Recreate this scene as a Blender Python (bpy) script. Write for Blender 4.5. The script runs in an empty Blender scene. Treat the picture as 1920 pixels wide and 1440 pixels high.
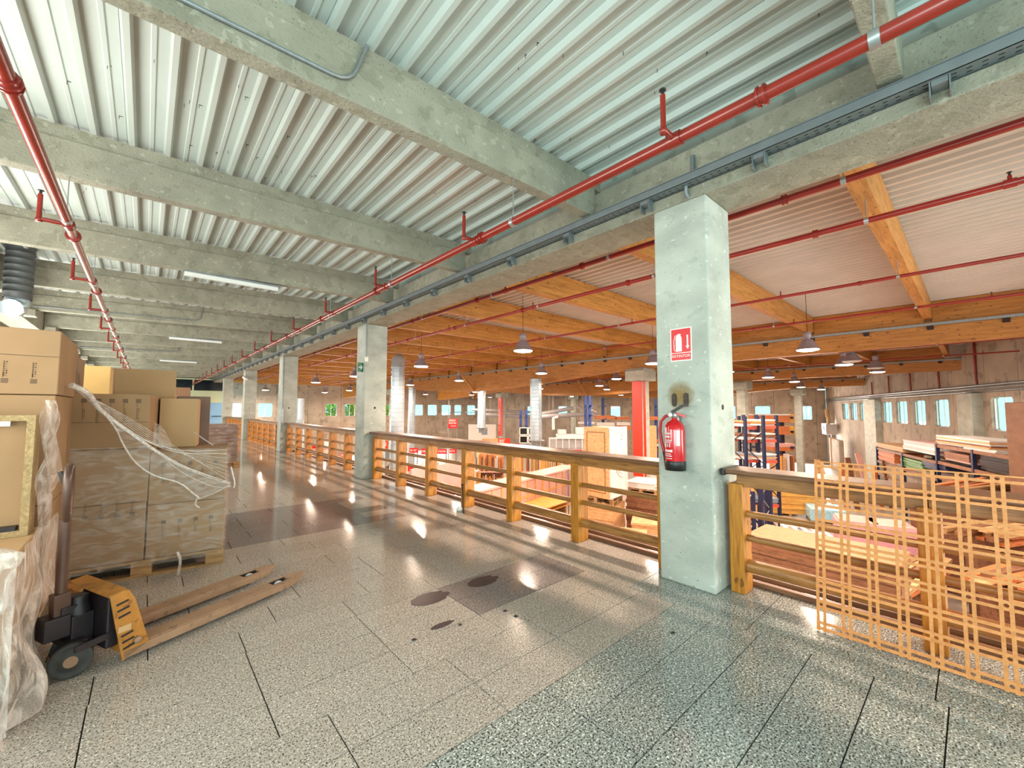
import bpy, bmesh, math, random
from mathutils import Vector, Matrix
R = random.Random(7)
SC = bpy.context.scene
COL = SC.collection
PI = math.pi

# ------------------------------------------------------------------ camera
YAW, PITCH, ROLL, FPX = 0.727111, 0.060981, 0.0020979, 769.46
CAMLOC = Vector((0, 0, 1.5))
_f = Vector((math.sin(YAW) * math.cos(PITCH), math.cos(YAW) * math.cos(PITCH), math.sin(PITCH)))
_r = Vector((math.cos(YAW), -math.sin(YAW), 0))
_u = _r.cross(_f)
CR = _r * math.cos(ROLL) + _u * math.sin(ROLL)
CU = -_r * math.sin(ROLL) + _u * math.cos(ROLL)
cam_d = bpy.data.cameras.new('camera')
cam = bpy.data.objects.new('camera', cam_d)
COL.objects.link(cam)
cam.matrix_world = Matrix(((CR.x, CU.x, -_f.x, 0), (CR.y, CU.y, -_f.y, 0), (CR.z, CU.z, -_f.z, 1.5), (0, 0, 0, 1)))
cam_d.sensor_fit = 'HORIZONTAL'
cam_d.sensor_width = 36
cam_d.lens = FPX / 1920 * 36
cam_d.clip_start = 0.05
cam_d.clip_end = 400
SC.camera = cam


def at(px, py, **k):
    """a survey point of the photograph, intersected with the world plane x=, y= or z="""
    d = CR * ((px - 960) / FPX) - CU * ((py - 720) / FPX) + _f
    a, v = list(k.items())[0]
    i = 'xyz'.index(a)
    return CAMLOC + d * ((v - CAMLOC[i]) / d[i])


# ------------------------------------------------------------------ world, lights, exposure
def lin(h):
    h = h.lstrip('#')
    o = []
    for i in (0, 2, 4):
        c = int(h[i:i + 2], 16) / 255
        o.append(c / 12.92 if c <= .04045 else ((c + .055) / 1.055) ** 2.4)
    return (o[0], o[1], o[2], 1)


w = bpy.data.worlds.new('sky')
SC.world = w
w.use_nodes = True
bg = w.node_tree.nodes['Background']
bg.inputs[0].default_value = lin('#9fe4ee')
bg.inputs[1].default_value = 3.0
vs = SC.view_settings
vs.view_transform = 'Standard'
vs.look = 'None'
vs.gamma = 1
vs.use_curve_mapping = False
vs.exposure = 0.0
SC.cycles.max_bounces = 8
SC.cycles.diffuse_bounces = 5
SC.cycles.glossy_bounces = 4
SC.cycles.transparent_max_bounces = 16
SC.cycles.transmission_bounces = 4
SC.cycles.caustics_reflective = False
SC.cycles.caustics_refractive = False
SC.cycles.sample_clamp_indirect = 4


def area(name, loc, direction, sx, sy, watts, color, spread=180):
    l = bpy.data.lights.new(name, 'AREA')
    l.shape = 'RECTANGLE'
    l.size, l.size_y = sx, sy
    l.energy = watts
    l.color = lin(color)[:3]
    l.spread = math.radians(spread)
    o = bpy.data.objects.new(name, l)
    COL.objects.link(o)
    o.location = loc
    o.rotation_euler = Vector(direction).to_track_quat('-Z', 'Y').to_euler()
    return o


# daylight through the glazing behind the photographer and the window beside him, then added fill lights
area('window_daylight_rear', (0.6, -3.3, 1.9), (0, 1, 0.12), 5.2, 2.6, 130, '#f0f6ee')
area('window_daylight_side', (-2.35, -1.3, 1.7), (1, 0.25, 0.1), 2.8, 1.9, 230, '#e2f4ee')
area('walkway_left_fill', (-2.35, 18, 1.9), (1, 0, .35), 32, 1.5, 1900, '#f6f6ee')  # added fill to brighten the far walkway; the wall behind it is solid
area('hall_near_fill', (14, -10.6, 0.2), (0.25, 1, 0.25), 14, 5.4, 2600, '#fff1e2')  # added fill for the hall from an invented opening out of view
area('hall_far_fill', (20, 43, -0.8), (0, -1, 0.3), 16, 4.0, 2200, '#ffeede')  # added fill before the far wall, which has no gate
area('hall_side_fill', (44, 12, -1.2), (-1, 0, 0.3), 10, 3.6, 2000, '#ffefe0')  # added fill before the back wall; no gate stands there
LAMP_W = 200
LAMP_COL = '#ffe3cb'

# ------------------------------------------------------------------ materials
M = {}


def mat(name, color, rough=.6, metal=0.0, var=.12, scale=3.0, bump=0.0, bscale=40, coords='pos', stretch=(1, 1, 1),
        spots=None, emit=None, alpha=1, spec=.5, rvar=.0, detail=4, rand=0.0):
    m = bpy.data.materials.new(name)
    m.use_nodes = True
    nt = m.node_tree
    N, L = nt.nodes, nt.links
    b = N['Principled BSDF']
    c = lin(color)
    b.inputs['Base Color'].default_value = c
    b.inputs['Roughness'].default_value = rough
    b.inputs['Metallic'].default_value = metal
    b.inputs['Specular IOR Level'].default_value = spec
    if coords == 'pos':
        src = N.new('ShaderNodeNewGeometry').outputs['Position']
    else:
        src = N.new('ShaderNodeTexCoord').outputs['Object']
    mp = N.new('ShaderNodeMapping')
    mp.inputs['Scale'].default_value = stretch
    L.new(src, mp.inputs[0])
    last = None
    if var > 0:
        n = N.new('ShaderNodeTexNoise')
        n.inputs['Scale'].default_value = scale
        n.inputs['Detail'].default_value = detail
        L.new(mp.outputs[0], n.inputs['Vector'])
        r = N.new('ShaderNodeValToRGB')
        e = r.color_ramp.elements
        e[0].position, e[1].position = .3, .7
        e[0].color = tuple(x * (1 - var) for x in c[:3]) + (1,)
        e[1].color = tuple(min(1, x * (1 + var)) for x in c[:3]) + (1,)
        L.new(n.outputs['Fac'], r.inputs[0])
        last = r.outputs[0]
        if rvar:
            mr = N.new('ShaderNodeMapRange')
            mr.inputs[3].default_value = max(0.02, rough - rvar)
            mr.inputs[4].default_value = rough + rvar
            L.new(n.outputs['Fac'], mr.inputs[0])
            L.new(mr.outputs[0], b.inputs['Roughness'])
    if spots:
        for (sc, thr, col, amt) in spots:
            n = N.new('ShaderNodeTexNoise')
            n.inputs['Scale'].default_value = sc
            n.inputs['Detail'].default_value = 2
            L.new(mp.outputs[0], n.inputs['Vector'])
            r = N.new('ShaderNodeValToRGB')
            e = r.color_ramp.elements
            e[0].position, e[1].position = thr, thr + .035
            e[0].color, e[1].color = (0, 0, 0, 1), (amt, amt, amt, 1)
            L.new(n.outputs['Fac'], r.inputs[0])
            mx = N.new('ShaderNodeMixRGB')
            L.new(r.outputs[0], mx.inputs[0])
            if last is None:
                mx.inputs[1].default_value = c
            else:
                L.new(last, mx.inputs[1])
            mx.inputs[2].default_value = lin(col)
            last = mx.outputs[0]
    if rand:
        oi = N.new('ShaderNodeObjectInfo')
        mr = N.new('ShaderNodeMapRange')
        mr.inputs[3].default_value = 1 - rand
        mr.inputs[4].default_value = 1 + rand
        L.new(oi.outputs['Random'], mr.inputs[0])
        vm = N.new('ShaderNodeVectorMath')
        vm.operation = 'SCALE'
        if last is None:
            vm.inputs[0].default_value = c[:3]
        else:
            L.new(last, vm.inputs[0])
        L.new(mr.outputs[0], vm.inputs['Scale'])
        last = vm.outputs[0]
    if last is not None:
        L.new(last, b.inputs['Base Color'])
    if bump:
        n = N.new('ShaderNodeTexNoise')
        n.inputs['Scale'].default_value = bscale
        n.inputs['Detail'].default_value = 3
        L.new(mp.outputs[0], n.inputs['Vector'])
        bp = N.new('ShaderNodeBump')
        bp.inputs['Strength'].default_value = bump
        bp.inputs['Distance'].default_value = .01
        L.new(n.outputs['Fac'], bp.inputs['Height'])
        L.new(bp.outputs[0], b.inputs['Normal'])
    if emit:
        b.inputs['Emission Color'].default_value = lin(emit[0])
        b.inputs['Emission Strength'].default_value = emit[1]
    M[name] = m
    return m


CONC_SP = [(9, .62, '#6f6d60', .55), (60, .70, '#4c4a40', .8), (3, .66, '#c9c7b4', .5)]
mat('concrete', '#a5a391', .8, var=.14, scale=2.2, bump=.5, bscale=60, spots=CONC_SP)
mat('concrete_beam', '#918e7e', .8, var=.16, scale=3.5, bump=.7, bscale=50, spots=[(9, .57, '#74715f', .4), (16, .64, '#b5b2a0', .4), (70, .66, '#3f3d34', .75)])
mat('concrete_pillar', '#adb0a6', .75, var=.17, scale=2.5, bump=.35, bscale=45, stretch=(1, 1, 1.6), spots=[(6, .62, '#7f8880', .25), (14, .66, '#d5dcd6', .5), (45, .70, '#4f5650', .6)])
mat('concrete_wall', '#a89a8b', .85, var=.18, scale=.9, bump=.2, bscale=12, rand=.06, spots=[(2.2, .6, '#766d62', .5)])
mat('concrete_dark', '#7c786c', .85, var=.2, scale=1.5, spots=[(5, .6, '#5f5b50', .6)])
mat('hall_floor', '#a49a90', .35, var=.12, scale=.8, rvar=.1)
GR = [(125, .56, '#33312d', .9), (95, .60, '#e2ded6', .8)]
mat('granite', '#94908a', .11, var=.1, scale=40, spots=GR, rvar=.03, rand=.05)
mat('granite_warm', '#aba197', .11, var=.1, scale=40, spots=GR, rvar=.03, rand=.05)
mat('granite_dark', '#857d7b', .11, var=.12, scale=40, spots=[(90, .57, '#2a2626', .8), (70, .62, '#a39a96', .6)], rvar=.03, rand=.06)
mat('granite_coarse', '#9b9e98', .11, var=.1, scale=30, spots=[(105, .53, '#282b29', .92), (85, .59, '#e6e8e2', .9)], rvar=.03, rand=.04)
mat('grout', '#3b3833', .9)
mat('stain', '#4a4345', .15, var=.1)
mat('deck', '#b9c2bd', .38, var=.04, scale=2, metal=.0, spec=.6)
mat('deck_hall', '#cfc6be', .4, var=.05, scale=2)
mat('red_pipe', '#84241a', .25, var=.12, scale=5, spec=.7)
mat('red_pipe_hall', '#8e1b12', .3, var=.15, scale=5, spec=.6)
mat('zinc', '#a9adae', .35, metal=.7, var=.12, scale=14)
mat('galv', '#8d9396', .4, metal=.5, var=.14, scale=20)
mat('tray', '#7d8487', .45, metal=.35, var=.08, scale=10)
mat('black', '#141312', .5, var=0)
mat('duct_dark', '#595d5e', .55, metal=.3, var=.15, scale=8)
WSP = [(14, .68, '#6b3f17', .6)]


def wood(name, color, dark, st=(1, 14, 14), sc=4, rough=.5, knots=.71, rand=.08, coords='obj', band=6):
    m = mat(name, color, rough, var=.0, coords=coords, stretch=st)
    nt = m.node_tree
    N, L = nt.nodes, nt.links
    b = N['Principled BSDF']
    mp = [n for n in N if n.type == 'MAPPING'][0]
    n = N.new('ShaderNodeTexNoise')
    n.inputs['Scale'].default_value = sc
    n.inputs['Detail'].default_value = 5
    n.inputs['Roughness'].default_value = .6
    n.inputs['Distortion'].default_value = .6
    L.new(mp.outputs[0], n.inputs['Vector'])
    r = N.new('ShaderNodeValToRGB')
    e = r.color_ramp.elements
    e[0].position, e[1].position = .34, .62
    e[0].color, e[1].color = lin(dark), lin(color)
    L.new(n.outputs['Fac'], r.inputs[0])
    n2 = N.new('ShaderNodeTexNoise')
    n2.inputs['Scale'].default_value = band
    mp2 = N.new('ShaderNodeMapping')
    mp2.inputs['Scale'].default_value = tuple(1 + (s - 1) * .12 for s in st)
    L.new(mp.inputs[0].links[0].from_socket, mp2.inputs[0])
    L.new(mp2.outputs[0], n2.inputs['Vector'])
    r2 = N.new('ShaderNodeValToRGB')
    e = r2.color_ramp.elements
    e[0].position, e[1].position = knots, knots + .03
    e[0].color, e[1].color = (0, 0, 0, 1), (.75, .75, .75, 1)
    L.new(n2.outputs['Fac'], r2.inputs[0])
    mx = N.new('ShaderNodeMixRGB')
    L.new(r2.outputs[0], mx.inputs[0])
    L.new(r.outputs[0], mx.inputs[1])
    mx.inputs[2].default_value = tuple(x * .35 for x in lin(dark)[:3]) + (1,)
    oi = N.new('ShaderNodeObjectInfo')
    mr = N.new('ShaderNodeMapRange')
    mr.inputs[3].default_value, mr.inputs[4].default_value = 1 - rand, 1 + rand
    L.new(oi.outputs['Random'], mr.inputs[0])
    vm = N.new('ShaderNodeVectorMath')
    vm.operation = 'SCALE'
    L.new(mx.outputs[0], vm.inputs[0])
    L.new(mr.outputs[0], vm.inputs['Scale'])
    L.new(vm.outputs[0], b.inputs['Base Color'])
    return m


wood('pine_post', '#c08028', '#965814', (12, 12, 1.2), 3, .45, knots=.70)
wood('pine_rail', '#a97540', '#7c5122', (12, 1.2, 12), 3, .4, knots=.72)
wood('pine_cap', '#80583a', '#614029', (12, 1.0, 12), 3, .4, knots=.74)
wood('glulam_y', '#bc8038', '#9a6224', (10, .8, 10), 2, .5, knots=.66, coords='pos', band=9)
wood('glulam_x', '#c68c46', '#a06c2c', (.8, 10, 10), 2, .5, knots=.66, coords='pos', band=9)
wood('lattice_mdf', '#da9052', '#c87c3e', (6, 6, 6), 6, .6, knots=.95, rand=.05)
wood('pallet_wood', '#b18a5c', '#8c6a42', (2, 10, 10), 3, .8, knots=.8)
wood('board_light', '#d9ab7c', '#c08f60', (3, 3, 6), 3, .5, knots=.9, rand=.12)
wood('board_yellow', '#e2b15e', '#cf9440', (2, 6, 6), 3, .45, knots=.9, rand=.1)
wood('board_orange', '#cf7d4a', '#b5653a', (2, 6, 6), 3, .5, knots=.9, rand=.12)
wood('board_brown', '#8f6247', '#6e4832', (2, 6, 6), 3, .5, knots=.9, rand=.12)
mat('board_white', '#d9d4d2', .4, var=.05, rand=.06)
mat('board_pink', '#d9a9a2', .4, var=.06, rand=.1)
mat('board_grey', '#8e9aa8', .4, var=.06, rand=.1)
mat('cardboard', '#9c7b58', .8, var=.08, scale=3, bump=.06, bscale=90, rand=.04)
mat('cardboard_dim', '#8f6a4d', .6, var=.12, scale=3, rand=.05)
mat('cardboard_pale', '#b8946a', .8, var=.06, scale=3)
mat('cardboard_yellow', '#d9b573', .7, var=.06, scale=3)
mat('cardboard_brown', '#7d5a45', .5, var=.15, scale=5, rand=.05)
mat('chipboard', '#a58c63', .85, var=.25, scale=60, bump=.4, bscale=90)
mat('print_ink', '#5e4a39', .8, var=.1, scale=30)
mat('red_paint', '#d8341b', .35, var=.05)
mat('sign_red', '#d1232a', .35, var=.0)
mat('sign_white', '#e9e6e0', .5, var=0)
mat('ext_red', '#c80f1c', .18, var=.0, spec=.8)
mat('hose_red', '#a5101f', .35, var=0)
mat('black_plastic', '#1b1c1c', .4, var=.05)
mat('steel', '#b9bcbd', .3, metal=.8, var=.05)
mat('label_white', '#d9c9cd', .4, var=0)
mat('jack_orange', '#a8702e', .45, var=.22, scale=9, spots=[(25, .6, '#7c4b22', .7)], coords='obj')
mat('jack_fork', '#94745a', .5, var=.15, scale=6, spots=[(18, .62, '#6a5242', .6)], coords='obj')
mat('jack_dark', '#221a1f', .45, var=.2, scale=12, coords='obj')
mat('rubber', '#3c3b39', .75, var=.15, scale=20, coords='obj')
mat('handle_metal', '#5d463c', .35, metal=.4, var=.15, scale=9, coords='obj')
mat('blue_steel', '#2c4a8f', .4, var=.06)
mat('navy_steel', '#1d2747', .4, var=.06)
mat('salmon_steel', '#d8604e', .4, var=.05)
mat('machine_grey', '#a9a7aa', .4, var=.08)
mat('machine_white', '#d3d6d6', .35, var=.05)
mat('cream_wall', '#c9d3b0', .6, var=.04)
mat('door_blue', '#7fb2dc', .3, var=.04)
mat('dark_glass', '#0d1a22', .12, var=.3, scale=2)
mat('green_wrap', '#5d8a4a', .4, var=.15, scale=6)
mat('pink_hatch', '#d99aa6', .5, var=.35, scale=12, stretch=(1, 6, 6))
mat('blue_wrap', '#a5d8ee', .25, var=.2, scale=9)
mat('rust_stain', '#8f7a55', .85, var=.3, scale=20)
mat('rust_block', '#453a30', .8, var=.2, scale=40)
mat('leaf', '#d6de4e', .6, var=.35, scale=3)
mat('lamp_shell', '#8d7f86', .4, metal=.2, var=.08)
mat('lamp_glow', '#fff6df', .5, var=0, emit=('#fff0cf', 22))
mat('lamp_off', '#c9c2bb', .3, var=0)
mat('tube_white', '#dfe3e0', .35, var=0)
mat('exit_green', '#1f6b4a', .4, var=0)
mat('cyl_blue', '#9fd3e6', .3, var=.1)
mat('window_frame', '#5f5a55', .5, var=.05)


def duct_mat():
    m = mat('duct_steel', '#bccbd6', .25, metal=.55, var=.1, scale=3)
    return m


duct_mat()


def glass_mat():
    m = bpy.data.materials.new('window_glass')
    m.use_nodes = True
    N, L = m.node_tree.nodes, m.node_tree.links
    N.clear()
    o = N.new('ShaderNodeOutputMaterial')
    mx = N.new('ShaderNodeMixShader')
    t = N.new('ShaderNodeBsdfTransparent')
    t.inputs[0].default_value = (.86, .97, .97, 1)
    g = N.new('ShaderNodeBsdfGlossy')
    g.inputs['Roughness'].default_value = .05
    mx.inputs[0].default_value = .08
    L.new(t.outputs[0], mx.inputs[1])
    L.new(g.outputs[0], mx.inputs[2])
    L.new(mx.outputs[0], o.inputs[0])
    M['window_glass'] = m


def film_mat(name, base, dens, scale, st, tint='#e9e2dc'):
    """stretch film: clear plastic with milky creases"""
    m = bpy.data.materials.new(name)
    m.use_nodes = True
    N, L = m.node_tree.nodes, m.node_tree.links
    N.clear()
    o = N.new('ShaderNodeOutputMaterial')
    mx = N.new('ShaderNodeMixShader')
    t = N.new('ShaderNodeBsdfTransparent')
    g = N.new('ShaderNodeBsdfPrincipled')
    g.inputs['Base Color'].default_value = lin(tint)
    g.inputs['Roughness'].default_value = .22
    tc = N.new('ShaderNodeNewGeometry')
    mp = N.new('ShaderNodeMapping')
    mp.inputs['Scale'].default_value = st
    L.new(tc.outputs['Position'], mp.inputs[0])
    n = N.new('ShaderNodeTexNoise')
    n.inputs['Scale'].default_value = scale
    n.inputs['Detail'].default_value = 5
    n.inputs['Distortion'].default_value = 1.2
    L.new(mp.outputs[0], n.inputs['Vector'])
    r = N.new('ShaderNodeMapRange')
    r.inputs[1].default_value, r.inputs[2].default_value = .42, .72
    r.inputs[3].default_value, r.inputs[4].default_value = base, dens
    L.new(n.outputs['Fac'], r.inputs[0])
    L.new(r.outputs[0], mx.inputs[0])
    bp = N.new('ShaderNodeBump')
    bp.inputs['Strength'].default_value = .6
    bp.inputs['Distance'].default_value = .03
    L.new(n.outputs['Fac'], bp.inputs['Height'])
    L.new(bp.outputs[0], g.inputs['Normal'])
    L.new(t.outputs[0], mx.inputs[1])
    L.new(g.outputs[0], mx.inputs[2])
    L.new(mx.outputs[0], o.inputs[0])
    M[name] = m


def rust_mat():
    m = bpy.data.materials.new('rust_halo')
    m.use_nodes = True
    N, L = m.node_tree.nodes, m.node_tree.links
    b = N['Principled BSDF']
    b.inputs['Base Color'].default_value = lin('#a5854f')
    b.inputs['Roughness'].default_value = .85
    tc = N.new('ShaderNodeTexCoord')
    ln = N.new('ShaderNodeVectorMath')
    ln.operation = 'LENGTH'
    L.new(tc.outputs['Object'], ln.inputs[0])
    n = N.new('ShaderNodeTexNoise')
    n.inputs['Scale'].default_value = 28
    n.inputs['Detail'].default_value = 4
    L.new(tc.outputs['Object'], n.inputs['Vector'])
    a = N.new('ShaderNodeMapRange')
    a.inputs[1].default_value, a.inputs[2].default_value = .03, .135
    a.inputs[3].default_value, a.inputs[4].default_value = 1.0, 0
    L.new(ln.outputs['Value'], a.inputs[0])
    k = N.new('ShaderNodeMath')
    k.operation = 'MULTIPLY'
    L.new(a.outputs[0], k.inputs[0])
    L.new(n.outputs['Fac'], k.inputs[1])
    L.new(k.outputs[0], b.inputs['Alpha'])
    M['rust_halo'] = m


rust_mat()
glass_mat()
film_mat('film', .07, .36, 5, (1.2, 1.2, 3.5))
film_mat('film_dense', .22, .8, 7, (2.5, 2.5, 1))
film_mat('film_strand', .45, .95, 14, (1, 1, 1))


# ------------------------------------------------------------------ mesh builder
class MB:
    def __init__(s):
        s.v, s.f, s.mi, s.sm = [], [], [], []
        s.cur = 0

    def add(s, vs_, fs, smooth=False):
        o = len(s.v)
        s.v += [Vector(p) for p in vs_]
        for f in fs:
            s.f.append([i + o for i in f])
            s.mi.append(s.cur)
            s.sm.append(smooth)
        return s

    def hexa(s, p):
        return s.add(p, [(0, 3, 2, 1), (4, 5, 6, 7), (0, 1, 5, 4), (1, 2, 6, 5), (2, 3, 7, 6), (3, 0, 4, 7)])

    def box(s, x0, y0, z0, x1, y1, z1):
        return s.hexa([(x0, y0, z0), (x1, y0, z0), (x1, y1, z0), (x0, y1, z0), (x0, y0, z1), (x1, y0, z1), (x1, y1, z1), (x0, y1, z1)])

    def obox(s, c, ax, ay, az, hx, hy, hz):
        c, ax, ay, az = Vector(c), Vector(ax) * hx, Vector(ay) * hy, Vector(az) * hz
        return s.hexa([c - ax - ay - az, c + ax - ay - az, c + ax + ay - az, c - ax + ay - az, c - ax - ay + az, c + ax - ay + az, c + ax + ay + az, c - ax + ay + az])

    def bar(s, a, b, w_, h, up=(0, 0, 1)):
        a, b = Vector(a), Vector(b)
        d = (b - a).normalized()
        sd = d.cross(Vector(up))
        if sd.length < 1e-4:
            sd = Vector((1, 0, 0))
        sd.normalize()
        u = sd.cross(d)
        return s.obox((a + b) / 2, d, sd, u, (b - a).length / 2, w_ / 2, h / 2)

    def tube(s, pts, r, n=10, cap=True):
        pts = [Vector(p) for p in pts]
        rs = r if isinstance(r, (list, tuple)) else [r] * len(pts)
        vs_, fs = [], []
        prev = None
        for i, p in enumerate(pts):
            d = (pts[min(i + 1, len(pts) - 1)] - pts[max(i - 1, 0)]).normalized()
            if prev is None:
                a = d.cross(Vector((0, 0, 1)))
                if a.length < .05:
                    a = d.cross(Vector((1, 0, 0)))
            else:
                a = prev - d * prev.dot(d)
            a.normalize()
            prev = a
            b = d.cross(a)
            for k in range(n):
                t = 2 * PI * k / n
                vs_.append(p + (a * math.cos(t) + b * math.sin(t)) * rs[i])
        for i in range(len(pts) - 1):
            for k in range(n):
                k2 = (k + 1) % n
                fs.append((i * n + k, i * n + k2, (i + 1) * n + k2, (i + 1) * n + k))
        s.add(vs_, fs, True)
        if cap:
            m = len(pts) - 1
            s.add([vs_[k] for k in range(n)], [tuple(reversed(range(n)))])
            s.add([vs_[m * n + k] for k in range(n)], [tuple(range(n))])
        return s

    def lathe(s, prof, c=(0, 0, 0), n=20, axis='z', smooth=True):
        c = Vector(c)
        vs_, fs = [], []
        for (r, z) in prof:
            for k in range(n):
                t = 2 * PI * k / n
                a, b = r * math.cos(t), r * math.sin(t)
                v = Vector((a, b, z)) if axis == 'z' else (Vector((z, a, b)) if axis == 'x' else Vector((b, z, a)))
                vs_.append(c + v)
        m = len(prof)
        for i in range(m - 1):
            for k in range(n):
                k2 = (k + 1) % n
                fs.append((i * n + k, i * n + k2, (i + 1) * n + k2, (i + 1) * n + k))
        return s.add(vs_, fs, smooth)

    def prism(s, poly, axis, a, b):
        """poly: 2-D points in the other two axes (x->yz, y->xz, z->xy)"""
        def mk(p, t):
            return {'x': (t, p[0], p[1]), 'y': (p[0], t, p[1]), 'z': (p[0], p[1], t)}[axis]
        n = len(poly)
        vs_ = [mk(p, a) for p in poly] + [mk(p, b) for p in poly]
        fs = [tuple(range(n))[::-1], tuple(range(n, 2 * n))] + [(i, (i + 1) % n, (i + 1) % n + n, i + n) for i in range(n)]
        return s.add(vs_, fs)

    def build(s, name, m, parent=None, label=None, bevel=0, kind=None, local=False):
        me = bpy.data.meshes.new(name)
        inv = world_of(parent).inverted() if parent and not local else None
        me.from_pydata([tuple(inv @ p) if inv else tuple(p) for p in s.v], [], s.f)
        ms = m if isinstance(m, (list, tuple)) else [m]
        for q in ms:
            me.materials.append(M[q])
        me.polygons.foreach_set('material_index', s.mi)
        me.polygons.foreach_set('use_smooth', s.sm)
        me.update()
        if len(s.f) < 20000:
            bm = bmesh.new()
            bm.from_mesh(me)
            bmesh.ops.recalc_face_normals(bm, faces=bm.faces)
            bm.to_mesh(me)
            bm.free()
        o = bpy.data.objects.new(name, me)
        COL.objects.link(o)
        if parent:
            o.parent = parent
        if bevel:
            b = o.modifiers.new('bevel', 'BEVEL')
            b.width = bevel
            b.segments = 2
            b.limit_method = 'ANGLE'
            b.angle_limit = math.radians(50)
        if label:
            o['label'] = label
        if kind:
            o['kind'] = kind
        return o


def world_of(o):
    m = o.matrix_basis.copy()
    return world_of(o.parent) @ m if o.parent else m


def thing(name, label, cat, loc=(0, 0, 0), rz=0, group=None):
    o = bpy.data.objects.new(name, None)
    COL.objects.link(o)
    o.empty_display_size = .1
    o.location = loc
    o.rotation_euler = (0, 0, rz)
    o['label'], o['category'] = label, cat
    if group:
        o['group'] = group
    return o


def tag(o, label, cat, group=None):
    o['label'], o['category'] = label, cat
    if group:
        o['group'] = group
    return o


def struct(o):
    o['kind'] = 'structure'
    return o


def snode(name, loc=(0, 0, 0)):
    o = bpy.data.objects.new(name, None)
    COL.objects.link(o)
    o.location = loc
    o['kind'] = 'structure'
    return o


def text(name, body, size, loc, xdir, ydir, m, parent, extrude=.001, align='CENTER'):
    cu = bpy.data.curves.new(name, 'FONT')
    cu.body = body
    cu.size = size
    cu.extrude = extrude
    cu.align_x = align
    cu.align_y = 'CENTER'
    cu.materials.append(M[m])
    tmp = bpy.data.objects.new(name + '_curve', cu)
    me = bpy.data.meshes.new_from_object(tmp)
    bpy.data.objects.remove(tmp)
    o = bpy.data.objects.new(name, me)
    COL.objects.link(o)
    x, y = Vector(xdir).normalized(), Vector(ydir).normalized()
    z = x.cross(y)
    mw = Matrix(((x.x, y.x, z.x, loc[0]), (x.y, y.y, z.y, loc[1]), (x.z, y.z, z.z, loc[2]), (0, 0, 0, 1)))
    if parent:
        o.parent = parent
        o.matrix_basis = world_of(parent).inverted() @ mw
    else:
        o.matrix_basis = mw
    return o


def dup(root, loc, rz=None, label=None, group=None):
    def cp(o, par):
        c = o.copy()
        COL.objects.link(c)
        c.parent = par
        for ch in o.children:
            cp(ch, c)
        return c
    c = cp(root, None)
    c.location = loc
    if rz is not None:
        c.rotation_euler = (0, 0, rz)
    if label:
        c['label'] = label
    if group:
        c['group'] = group
    return c


ORD = ['nearest', 'second', 'third', 'fourth', 'fifth', 'sixth', 'seventh', 'eighth', 'ninth', 'tenth', 'eleventh', 'twelfth',
       'thirteenth', 'fourteenth', 'fifteenth', 'sixteenth', 'seventeenth', 'eighteenth', 'nineteenth', 'twentieth']
HF = -3.2   # hall floor level

# ================================================================== THE SETTING: walkway floor
PY = [1.45 + 7.27 * k for k in range(5)]        # near faces of the railing pillars
Y0, Y1 = -3.4, 37.0
floor = snode('floor')
b = MB()
b.box(-3.2, Y0, -.32, 4.12, Y1, -.014)
b.build('floor_slab', 'grout', floor)
T = .29
cells = []          # x0,x1,y0,y1,material
rr = random.Random(3)
offs = {}
k = -17
while 1.6 + T * k < Y1:
    ya, yb = 1.6 + T * k, 1.6 + T * (k + 1)
    off = rr.choice([0, .225, .45])
    if k in (0, 1):
        off = .43
    if k in (2, 3, 4):
        off = .22
    x = -3.1 + off - .68
    while x < 3.12:
        xa, xb = max(x, -3.1), min(x + .68, 3.115)
        x += .68
        if xb - xa < .05:
            continue
        mt = 'granite_warm'
        if k < 0:
            mt = 'granite_coarse'
        if 13 <= k < 19 and xa < 2.3:
            mt = 'granite_dark'
        if k in (3, 4) and 1.5 < xa < 2.6:
            mt = 'granite_dark'
        cells.append((xa, xb, ya, yb, mt))
    k += 1
y = Y0
while y < Y1:
    for (xa, xb) in ((3.115, 3.40), (3.40, 4.12)):
        cells.append((xa, xb, y, min(y + .9, Y1), 'granite_coarse' if y < 1.6 else 'granite_warm'))
    y += .9
cells.sort(key=lambda c: ((c[0] + c[1]) / 2 - .8) ** 2 + ((c[2] + c[3]) / 2 - 1.6) ** 2 - (9 if c[1] > -.6 and c[3] > 0 else 0))
rest = {}
cache = {}
for i, (xa, xb, ya, yb, mt) in enumerate(cells):
    g = .003
    if i < 290:
        key = (round(xb - xa, 3), round(yb - ya, 3), mt)
        if key not in cache:
            bb = MB()
            hx, hy = (xb - xa) / 2 - g, (yb - ya) / 2 - g
            bb.box(-hx, -hy, -.013, hx, hy, 0)
            o = bb.build('floor_tile', mt, None)
            cache[key] = o
        else:
            o = cache[key].copy()
            COL.objects.link(o)
        o.parent = floor
        o.location = ((xa + xb) / 2, (ya + yb) / 2, 0)
    else:
        rest.setdefault(mt, MB()).box(xa + g, ya + g, -.013, xb - g, yb - g, 0)
for mt, bb in rest.items():
    bb.build('far_floor_tiles', mt, floor, kind='stuff')
# oval stains at the ends of the dark slabs
for (px, py, rx, ry) in ((806, 1122, .16, .10), (905, 1090, .15, .09), (829, 1172, .09, .03)):
    c = at(px, py, z=0)
    bb = MB()
    n = 20
    pts = [(c.x + rx * math.cos(2 * PI * i / n) * (1 + .12 * math.cos(3 * i)), c.y + ry * math.sin(2 * PI * i / n)) for i in range(n)]
    bb.prism(pts, 'z', .0005, .0015)
    bb.build('floor_stain', 'stain', floor)

# ceiling deck over the walkway: long folded sheets, slightly falling towards the back
SL = .0243


def zr(x):
    return SL * (x - 3.5)


ceiling = snode('ceiling')


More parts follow.
